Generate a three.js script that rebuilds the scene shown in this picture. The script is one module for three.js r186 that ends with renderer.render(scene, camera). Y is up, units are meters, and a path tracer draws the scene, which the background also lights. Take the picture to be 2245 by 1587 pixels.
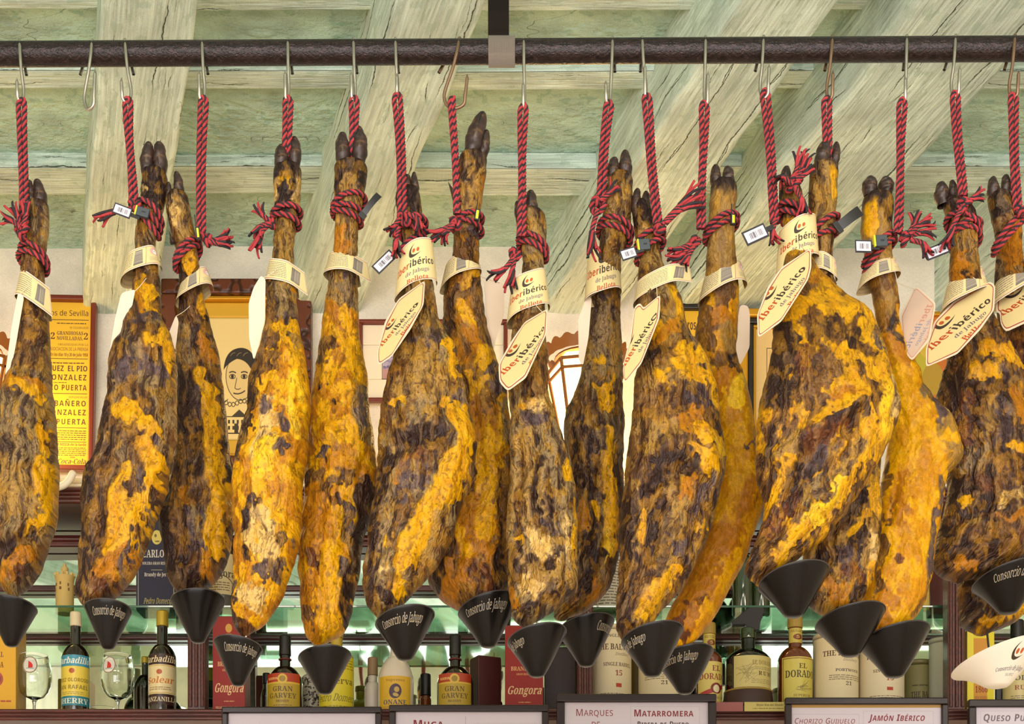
import * as THREE from 'three';
import { mergeGeometries, mergeVertices } from 'three/addons/utils/BufferGeometryUtils.js';
import { RoundedBoxGeometry } from 'three/addons/geometries/RoundedBoxGeometry.js';
import { RectAreaLightUniformsLib } from 'three/addons/lights/RectAreaLightUniformsLib.js';

// ------------------------------------------------------------------ camera, light, exposure
const W = 2245, H = 1587, F = 3300, HORIZON = 2250, CX = 1122.5, EYE = 1.55;
const scene = new THREE.Scene();
const camera = new THREE.PerspectiveCamera(2 * Math.atan(H / 2 / F) * 180 / Math.PI, W / H, 0.05, 30);
camera.position.set(0, EYE, 0);
camera.lookAt(0, EYE, -1);
camera.setViewOffset(W, H, 0, -(HORIZON - H / 2), W, H);      // level camera with a rising front, verticals stay vertical
const renderer = new THREE.WebGLRenderer({ antialias: true });
renderer.toneMapping = THREE.LinearToneMapping;
renderer.toneMappingExposure = 1.1;
renderer.shadowMap.enabled = true;
renderer.shadowMap.type = THREE.PCFSoftShadowMap;
RectAreaLightUniformsLib.init();
const FILL_PANEL_POWER = 7, LANTERN_POWER = 17, FILL_WINDOW_POWER = 4.4;
// an unseen glowing window, added on the guests' side as soft front fill: [x0, x1, y0, y1] in the wall behind the camera
const FILL_WINDOW = [-2.7, 2.7, 0.9, 3.5];
// three unseen ceiling panels, added over the guests' side as fill light: [x, y, z, width, depth, tilt]
const FILL_PANELS = [[-1.5, 3.98, 0.25, 1.2, 0.5], [0.45, 3.98, 0.1, 1.2, 0.5], [2.3, 3.98, 0.25, 1.2, 0.5]];
scene.background = new THREE.Color(0x000000);

// ------------------------------------------------------------------ helpers
const V = (x, y, z) => new THREE.Vector3(x, y, z);
const P = (px, py, d) => V((px - CX) * d / F, EYE + (HORIZON - py) * d / F, -d);   // a point at distance d
const S = (d) => d / F;                                                            // metres per photo pixel at distance d
const lerp = (a, b, t) => a + (b - a) * t, clamp = (x, a = 0, b = 1) => Math.min(b, Math.max(a, x));
const sstep = (a, b, x) => { const t = clamp((x - a) / (b - a)); return t * t * (3 - 2 * t); };
let seedState = 7;
const rnd = () => { seedState = (seedState * 1664525 + 1013904223) >>> 0; return seedState / 4294967296; };
const rr = (a, b) => a + (b - a) * rnd();
const used = {};
const numbered = (n) => { const k = used[n] = (used[n] ?? -1) + 1; return k ? n + '_' + String(k).padStart(3, '0') : n; };
function shade(o) { o.castShadow = o.receiveShadow = true; return o; }
function thing(name, label, category, group) {
  const o = new THREE.Group(); o.name = numbered(name); o.userData = { label, category }; if (group) o.userData.group = group;
  scene.add(o); return o;
}
function part(parent, name, geo, mat, label) {
  const m = shade(new THREE.Mesh(geo, mat)); m.name = name; if (label) m.userData.label = label; parent.add(m); return m;
}
function struct(name, label) { const o = new THREE.Group(); o.name = name; o.userData = { kind: 'structure', label, category: name.split('_')[0] }; scene.add(o); return o; }
// move a finished group's origin to a point, leaving its children where they are in the world
function settle(o, p) { o.position.copy(p); for (const c of o.children) c.position.sub(p); return o; }

// fast value noise
const PERM = new Uint8Array(512), VAL = new Float32Array(256);
for (let i = 0; i < 256; i++) { PERM[i] = i; VAL[i] = rnd() * 2 - 1; }
for (let i = 255; i > 0; i--) { const j = Math.floor(rnd() * (i + 1)); const t = PERM[i]; PERM[i] = PERM[j]; PERM[j] = t; }
for (let i = 0; i < 256; i++) PERM[i + 256] = PERM[i];
function n2(x, y, s = 0) {
  const xi = Math.floor(x), yi = Math.floor(y); let fx = x - xi, fy = y - yi;
  fx = fx * fx * (3 - 2 * fx); fy = fy * fy * (3 - 2 * fy);
  const a = PERM[(xi + s) & 255], b = PERM[(xi + 1 + s) & 255], y0 = yi & 255, y1 = (yi + 1) & 255;
  const v00 = VAL[PERM[(a + y0) & 511]], v10 = VAL[PERM[(b + y0) & 511]], v01 = VAL[PERM[(a + y1) & 511]], v11 = VAL[PERM[(b + y1) & 511]];
  const p = v00 + (v10 - v00) * fx, q = v01 + (v11 - v01) * fx; return p + (q - p) * fy;
}
const fbm = (x, y, s = 0, o = 4) => { let a = 0.5, t = 0; for (let i = 0; i < o; i++) { t += a * n2(x, y, s + i * 17); x *= 2.03; y *= 2.03; a *= 0.5; } return t; };
const ridge = (x, y, s = 0) => 1 - Math.abs(n2(x, y, s) * 0.65 + n2(x * 2.1, y * 2.1, s + 31) * 0.35) * 1.6;

function dataTex(w, h, fn, srgb, wrap) {      // fn(x, y, out) writes 0..255
  const d = new Uint8Array(w * h * 4), o = [0, 0, 0];
  for (let j = 0; j < h; j++) for (let i = 0; i < w; i++) { fn(i, j, o); const k = (j * w + i) * 4; d[k] = clamp(o[0], 0, 255); d[k + 1] = clamp(o[1], 0, 255); d[k + 2] = clamp(o[2], 0, 255); d[k + 3] = 255; }
  const t = new THREE.DataTexture(d, w, h); t.magFilter = THREE.LinearFilter; t.minFilter = THREE.LinearMipmapLinearFilter; t.generateMipmaps = true;
  if (srgb) t.colorSpace = THREE.SRGBColorSpace;
  t.wrapS = t.wrapT = wrap ? THREE.MirroredRepeatWrapping : THREE.ClampToEdgeWrapping; t.needsUpdate = true; return t;
}
const std = (color, roughness = 0.6, extra = {}) => new THREE.MeshStandardMaterial({ color, roughness, ...extra });
const phys = (color, roughness, extra) => new THREE.MeshPhysicalMaterial({ color, roughness, ...extra });

// uv in metres by dominant normal
function metricUV(g, k = 1) {
  if (g.index) g = g.toNonIndexed();
  const p = g.attributes.position, n = g.attributes.normal, uv = new Float32Array(p.count * 2);
  for (let i = 0; i < p.count; i++) {
    const ax = Math.abs(n.getX(i)), ay = Math.abs(n.getY(i)), az = Math.abs(n.getZ(i));
    const [u, v] = ay > ax && ay > az ? [p.getX(i), p.getZ(i)] : ax > az ? [p.getZ(i), p.getY(i)] : [p.getX(i), p.getY(i)];
    uv[i * 2] = u * k; uv[i * 2 + 1] = v * k;
  }
  g.setAttribute('uv', new THREE.BufferAttribute(uv, 2)); return g;
}
function gridGeo(nu, nv, fn, close, flip) {     // fn(u, v) -> [x, y, z, tu, tv]
  const pos = [], uv = [], idx = [];
  for (let j = 0; j <= nv; j++) for (let i = 0; i <= nu; i++) { const r = fn(i / nu, j / nv, i, j); pos.push(r[0], r[1], r[2]); uv.push(r[3] ?? i / nu, r[4] ?? j / nv); }
  for (let j = 0; j < nv; j++) for (let i = 0; i < nu; i++) { const a = j * (nu + 1) + i, b = a + 1, c = a + nu + 1, d = c + 1; flip ? idx.push(a, d, b, a, c, d) : idx.push(a, b, d, a, d, c); }
  const g = new THREE.BufferGeometry(); g.setAttribute('position', new THREE.Float32BufferAttribute(pos, 3)); g.setAttribute('uv', new THREE.Float32BufferAttribute(uv, 2)); g.setIndex(idx); g.computeVertexNormals();
  if (close) {           // weld the normals of the seam u = 0 / u = 1
    const n = g.attributes.normal;
    for (let j = 0; j <= nv; j++) { const a = j * (nu + 1), b = a + nu; const t = V(n.getX(a) + n.getX(b), n.getY(a) + n.getY(b), n.getZ(a) + n.getZ(b)).normalize(); n.setXYZ(a, t.x, t.y, t.z); n.setXYZ(b, t.x, t.y, t.z); }
  }
  return g;
}
const box = (w, h, d, r = 0.004, x = 0, y = 0, z = 0) => { const g = r > 0 ? new RoundedBoxGeometry(w, h, d, 2, Math.min(r, w / 2.1, h / 2.1, d / 2.1)) : new THREE.BoxGeometry(w, h, d); g.translate(x, y, z); return g; };
// a box given by photo pixels: left, top, right, bottom at front distance d0, going back to d1
function pxBox(l, t, r, b, d0, d1, rad = 0.003) {
  const a = P(l, t, d0), c = P(r, b, d0); return metricUV(box(Math.abs(c.x - a.x), Math.abs(a.y - c.y), d1 - d0, rad, (a.x + c.x) / 2, (a.y + c.y) / 2, -(d0 + d1) / 2));
}
const tube = (pts, r, seg = 40, rad = 8, closed = false) => new THREE.TubeGeometry(new THREE.CatmullRomCurve3(pts, closed, 'centripetal'), seg, r, rad, closed);

// ------------------------------------------------------------------ print atlas: flat print only (labels, posters, menus)
const atlases = [];
function newAtlas() {
  const c = document.createElement('canvas'); c.width = c.height = 2048; const x = c.getContext('2d'); x.fillStyle = '#e9dcc0'; x.fillRect(0, 0, 2048, 2048);
  const t = new THREE.CanvasTexture(c); t.colorSpace = THREE.SRGBColorSpace; t.anisotropy = 8;
  const a = { c, x, t, cx: 0, cy: 0, row: 0, mat: new THREE.MeshStandardMaterial({ map: t, roughness: 0.62 }), gloss: new THREE.MeshStandardMaterial({ map: t, roughness: 0.3 }) };
  atlases.push(a); return a;
}
function print(w, h, draw) {
  let a = atlases[atlases.length - 1] ?? newAtlas();
  if (a.cx + w + 6 > 2048) { a.cx = 0; a.cy += a.row + 6; a.row = 0; }
  if (a.cy + h + 6 > 2048) a = newAtlas();
  const X = a.cx + 3, Y = a.cy + 3; a.cx += w + 6; a.row = Math.max(a.row, h);
  a.x.save(); a.x.beginPath(); a.x.rect(X - 2, Y - 2, w + 4, h + 4); a.x.clip(); a.x.translate(X, Y); draw(a.x, w, h); a.x.restore();
  return { u0: X / 2048, u1: (X + w) / 2048, v1: 1 - Y / 2048, v0: 1 - (Y + h) / 2048, mat: a.mat, gloss: a.gloss };
}
const cellUV = (c, u, v) => [lerp(c.u0, c.u1, clamp(u)), lerp(c.v0, c.v1, clamp(v))];
function text(x, s, px, py, size, color, o = {}) {
  x.save(); x.translate(px, py); if (o.rot) x.rotate(o.rot); x.transform(o.sx ?? 1, 0, o.skew ?? 0, 1, 0, 0);
  x.font = (o.bold ? 'bold ' : '') + size + 'px ' + (o.font ?? 'sans-serif'); x.fillStyle = color; x.textAlign = o.align ?? 'center'; x.textBaseline = 'alphabetic';
  if (o.gap) x.letterSpacing = o.gap + 'px';
  if (o.fit) { const w = x.measureText(s).width; if (w > o.fit) x.scale(o.fit / w, 1); }
  x.fillText(s, 0, 0); x.restore();
}
function scribble(x, l, t, w, lines, step, color, jag = 0.5) {      // tiny unreadable print
  x.strokeStyle = color; x.lineWidth = Math.max(1, step * 0.38);
  for (let j = 0; j < lines; j++) { let px = l; const y = t + j * step; while (px < l + w - 3) { const k = 3 + rnd() * step * 2; x.beginPath(); x.moveTo(px, y + (rnd() - 0.5) * jag); x.lineTo(Math.min(px + k, l + w), y + (rnd() - 0.5) * jag); x.stroke(); px += k + 2 + rnd() * 2; } }
}

// ------------------------------------------------------------------ the room
const BACK = 4.65, SLOPE = 0.076, SKEW = 0.325, CEIL0 = P(0, 545, BACK).y;
const ceilY = (d) => CEIL0 + SLOPE * (BACK - d);
const mintBoard = (() => {
  const col = dataTex(1024, 1024, (i, j, o) => {
    const f = fbm(i / 130, j / 90, 3, 5), g = n2(i / 3, j / 3, 9), p = fbm(i / 40, j / 34, 40, 4);
    const k = 1 + f * 0.16 + g * 0.05; let r = 180 * k, gg = 208 * k, b = 190 * k;
    const flake = sstep(0.3, 0.38, p) * 0.3; r = lerp(r, 112, flake); gg = lerp(gg, 160, flake); b = lerp(b, 142, flake);
    const dirt = sstep(0.965, 1, ridge((i + 20 * n2(i / 50, j / 40, 6)) / 190, j / 60, 77)) * sstep(0, 0.4, n2(i / 90, j / 90, 12)); r = lerp(r, 70, dirt * 0.6); gg = lerp(gg, 80, dirt * 0.6); b = lerp(b, 60, dirt * 0.6);
    o[0] = r; o[1] = gg; o[2] = b;
  }, true, true);
  const bump = dataTex(1024, 1024, (i, j, o) => { const v = 128 + 130 * fbm(i / 36, j / 24, 5, 5) + 34 * ridge(i / 20, j / 11, 21) * n2(i / 120, j / 120, 8); o[0] = o[1] = o[2] = v; }, false, true);
  return new THREE.MeshStandardMaterial({ map: col, bumpMap: bump, bumpScale: 0.009, roughness: 0.7 });
})();
const mintBeam = (() => {      // grain runs along v; long drying cracks follow it
  const N = 1024, crack = new Float32Array(N * N);
  for (let c = 0; c < 34; c++) {
    const big = c < 6, len = big ? rr(400, 900) : rr(50, 330), x0 = rr(0, N), y0 = rr(0, N), wd = big ? rr(1.6, 3) : rr(0.6, 1.5), dr = rr(-0.03, 0.03), s = c * 11;
    for (let t = 0; t < len; t++) {
      const x = x0 + dr * t + 9 * n2(t / 120, c, s) + 2.5 * n2(t / 18, c + 5, s), y = Math.floor(y0 + t) % N, w = wd * Math.sin(Math.PI * t / len) * (0.6 + 0.6 * Math.abs(n2(t / 9, c, 3)));
      for (let k = Math.floor(x - 4); k <= x + 4; k++) { const a = clamp(1.1 * w - Math.abs(k - x) * 0.7), q = y * N + ((k + N) % N); crack[q] = Math.max(crack[q], a); }
    }
  }
  const col = dataTex(N, N, (i, j, o) => {
    const g = fbm(i / 9, j / 190, 13, 4), f = fbm(i / 120, j / 160, 31, 4), s = n2(i / 2.5, j / 3, 19), p = sstep(0.22, 0.34, fbm(i / 22, j / 60, 88, 4)) * 0.35;
    const k = 1 + g * 0.15 + f * 0.12 + s * 0.035, d = crack[j * N + i] * 0.85; let r = 200 * k, gg = 217 * k, b = 204 * k;
    r = lerp(lerp(r, 150, p), 44, d); gg = lerp(lerp(gg, 176, p), 54, d); b = lerp(lerp(b, 156, p), 42, d); o[0] = r; o[1] = gg; o[2] = b;
  }, true, true);
  const bump = dataTex(N, N, (i, j, o) => { o[0] = o[1] = o[2] = 150 + 90 * fbm(i / 10, j / 150, 13, 4) + 34 * fbm(i / 30, j / 30, 3, 3) - 140 * crack[j * N + i]; }, false, true);
  return new THREE.MeshStandardMaterial({ map: col, bumpMap: bump, bumpScale: 0.005, roughness: 0.66 });
})();
const plaster = (() => {
  const col = dataTex(512, 512, (i, j, o) => { const k = 1 + fbm(i / 70, j / 70, 6, 5) * 0.1 + n2(i / 2, j / 2, 4) * 0.03; o[0] = 236 * k; o[1] = 226 * k; o[2] = 208 * k; }, true, true);
  const bump = dataTex(512, 512, (i, j, o) => { o[0] = o[1] = o[2] = 128 + 120 * fbm(i / 24, j / 24, 15, 5); }, false, true);
  return new THREE.MeshStandardMaterial({ map: col, bumpMap: bump, bumpScale: 0.0015, roughness: 0.85 });
})();
const darkWood = (() => {
  const col = dataTex(512, 512, (i, j, o) => { const k = 1 + fbm(i / 120, j / 7, 23, 4) * 0.5 + n2(i / 3, j / 3, 2) * 0.08; o[0] = 78 * k; o[1] = 34 * k; o[2] = 27 * k; }, true, true);
  return new THREE.MeshStandardMaterial({ map: col, roughness: 0.32 });
})();
for (const m of [mintBoard, mintBeam, plaster, darkWood]) for (const t of [m.map, m.bumpMap]) if (t) t.repeat.set(1.6, 1.6);

const ceiling = struct('ceiling', 'mint green painted timber ceiling with heavy joists and cross battens');
const JOISTS = [[-3.75, 0.21], [-3.05, 0.21], [-2.35, 0.21], [-1.62, 0.21], [-0.915, 0.222], [-0.257, 0.2], [0.515, 0.223], [0.915, 0.33], [1.72, 0.22], [2.4, 0.21], [3.1, 0.21], [3.8, 0.21]];   // left edge of the underside at distance 3.372, width
const joistX = (k, d) => JOISTS[k][0] - SKEW * (d - 3.372);
{
  const back = BACK + 0.1, front = -2.3, N = 90;
  JOISTS.forEach(([x0, w], k) => {
    const ring = [];                        // rounded hewn section, clockwise from upper left
    for (const [u, v] of [[0, 0.03], [0, -0.06], [0, -0.13], [0, -0.178], [0.012, -0.195], [0.05, -0.2], [0.3, -0.2], [0.5, -0.2], [0.7, -0.2], [0.95, -0.2], [0.988, -0.195], [1, -0.178], [1, -0.13], [1, -0.06], [1, 0.03]]) ring.push([u, v]);
    const g = gridGeo(ring.length - 1, N, (a, b, i) => {
      const d = lerp(back, front, Math.pow(b, 1.35)), [u, v] = ring[i], wob = 0.008 * n2(d * 3 + k * 9, u * 2, 5) + 0.004 * n2(d * 11, u * 5 + k, 15);
      return [joistX(k, d) + u * w + (u < 0.5 ? wob : -wob) * (Math.abs(v) > 0.01 ? 1 : 0), ceilY(d) + v + (v < -0.1 ? 0.006 * n2(d * 4 + k * 7, u * 3 + 4, 35) : 0), -d, (u * w - v * 0.7 + k * 0.37), d];
    });
    const m = part(ceiling, 'joist', g, mintBeam); m.material.side = THREE.DoubleSide;
  });
  // rows of boards between cross battens, one board per bay; the seams lie over the joists
  const rows = [[3.3, 3.57], [3.57, 3.84], [3.84, 4.235], [4.235, 4.66]];
  for (const [d0, d1] of rows) for (let k = 0; k < JOISTS.length - 1; k++) {
    const dm = (d0 + d1) / 2, xa = joistX(k, dm) + JOISTS[k][1] / 2, xb = joistX(k + 1, dm) + JOISTS[k + 1][1] / 2;
    const g = new THREE.BoxGeometry(xb - xa - 0.002, 0.03, (d1 - d0) * 1.0); const off = rr(0, 0.012);
    g.rotateX(-Math.atan(SLOPE)); g.translate((xa + xb) / 2, ceilY(dm) + 0.015 + off, -dm);
    part(ceiling, 'board', metricUV(g), mintBoard);
  }
  for (const [d0, d1] of [[3.57, 3.63], [3.83, 3.90], [4.21, 4.335]]) for (let k = 0; k < JOISTS.length - 1; k++) {
    const dm = (d0 + d1) / 2, xa = joistX(k, dm) + JOISTS[k][1] / 2, xb = joistX(k + 1, dm) + JOISTS[k + 1][1] / 2;
    const g = new RoundedBoxGeometry(xb - xa, 0.05, d1 - d0, 2, 0.006); g.rotateX(-Math.atan(SLOPE)); g.rotateY(rr(-0.012, 0.012)); g.translate((xa + xb) / 2, ceilY(dm) - 0.008 + rr(-0.004, 0.004), -dm);
    const q = metricUV(g), uv = q.attributes.uv; for (let i = 0; i < uv.count; i++) uv.setXY(i, uv.getY(i), uv.getX(i) + k);
    part(ceiling, 'batten', q, mintBeam);
  }
  const rest = new THREE.BoxGeometry(8.2, 0.03, 5.9); rest.rotateX(-Math.atan(SLOPE)); rest.translate(0, ceilY(0.35) + 0.018, -0.35); part(ceiling, 'board', metricUV(rest), mintBoard);
  const slab = new THREE.BoxGeometry(8.2, 0.12, 7.6); slab.rotateX(-Math.atan(SLOPE)); slab.translate(0, ceilY(1.2) + 0.12, -1.2); part(ceiling, 'roof_deck', metricUV(slab), plaster);
}
const wallBack = struct('wall_back', 'cream plastered wall behind the bar');
part(wallBack, 'plaster', metricUV(box(8.2, 4.7, 0.2, 0, 0, 2.3, -BACK - 0.1)), plaster);
const wallLeft = struct('wall_left', 'cream plastered side wall'); part(wallLeft, 'plaster', metricUV(box(0.2, 4.9, 7.4, 0, -3.3, 2.35, -1.2)), plaster);
const wallRight = struct('wall_right', 'cream plastered side wall'); part(wallRight, 'plaster', metricUV(box(0.2, 4.9, 7.4, 0, 3.3, 2.35, -1.2)), plaster);
const wallFront = struct('wall_front', 'cream plastered wall on the guests side');
{
  const [x0, x1, y0, y1] = FILL_WINDOW;
  for (const [l, r, b, t] of [[-4.1, x0, -0.1, 4.8], [x1, 4.1, -0.1, 4.8], [x0, x1, -0.1, y0], [x0, x1, y1, 4.8]]) part(wallFront, 'plaster', metricUV(box(r - l, t - b, 0.2, 0, (l + r) / 2, (b + t) / 2, 2.3)), plaster);
  const fillWin = struct('window_1', 'unseen frosted window with wooden glazing bars, added as front fill light'), milk = new THREE.MeshStandardMaterial({ color: 0xf4f6f4, emissive: 0xfdfbff, emissiveIntensity: 1.2, roughness: 0.7 });
  const n = 4; for (let k = 0; k < n; k++) part(fillWin, 'pane', box((x1 - x0) / n - 0.05, y1 - y0 - 0.06, 0.012, 0, lerp(x0, x1, (k + 0.5) / n), (y0 + y1) / 2, 2.3), milk, 'added glowing pane that fills the room with light');
  for (let k = 0; k <= n; k++) part(fillWin, 'glazing_bar', box(0.06, y1 - y0, 0.1, 0.006, clamp(lerp(x0, x1, k / n), x0 + 0.03, x1 - 0.03), (y0 + y1) / 2, 2.28), darkWood);
  for (const y of [y0 + 0.03, y1 - 0.03]) part(fillWin, 'rail', box(x1 - x0, 0.06, 0.1, 0.006, 0, y, 2.28), darkWood);
  const l = new THREE.RectAreaLight(0xfdfbff, FILL_WINDOW_POWER, x1 - x0, y1 - y0); l.position.set((x0 + x1) / 2, (y0 + y1) / 2, 2.2); l.castShadow = true; fillWin.add(l);
}
const floor = struct('floor', 'pale stone floor'); part(floor, 'paving', metricUV(box(8.2, 0.1, 7.4, 0, 0, -0.05, -1.2)), std(0xc4b299, 0.45));

// added ceiling panels that fill the guests' side with light
const panelFrame = std(0xe8e8e4, 0.5), panelGlow = new THREE.MeshStandardMaterial({ color: 0xffffff, emissive: 0xfff0dc, emissiveIntensity: 3.2, roughness: 0.6 });
FILL_PANELS.forEach(([x, y, z, w, d], i) => {
  const o = thing('fill_panel', ['added white fill light panel over the left end of the room', 'added white fill light panel over the middle of the room', 'added white fill light panel over the right end of the room'][i], 'light panel', 'added ceiling fill panels');
  part(o, 'frame', box(w + 0.06, 0.04, d + 0.06, 0.006, x, y + 0.025, z), panelFrame);
  part(o, 'diffuser', box(w, 0.006, d, 0, x, y + 0.002, z), panelGlow);
  for (const s of [-1, 1]) part(o, 'hanger', new THREE.CylinderGeometry(0.004, 0.004, 0.35, 6).translate(x + s * w * 0.4, y + 0.21, z), panelFrame);
  const l = new THREE.RectAreaLight(0xfff0dc, FILL_PANEL_POWER, w, d); l.position.set(x, y - 0.006, z); l.rotation.x = -Math.PI / 2; l.castShadow = true; o.add(l);
  settle(o, V(x, y, z));
});

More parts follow.
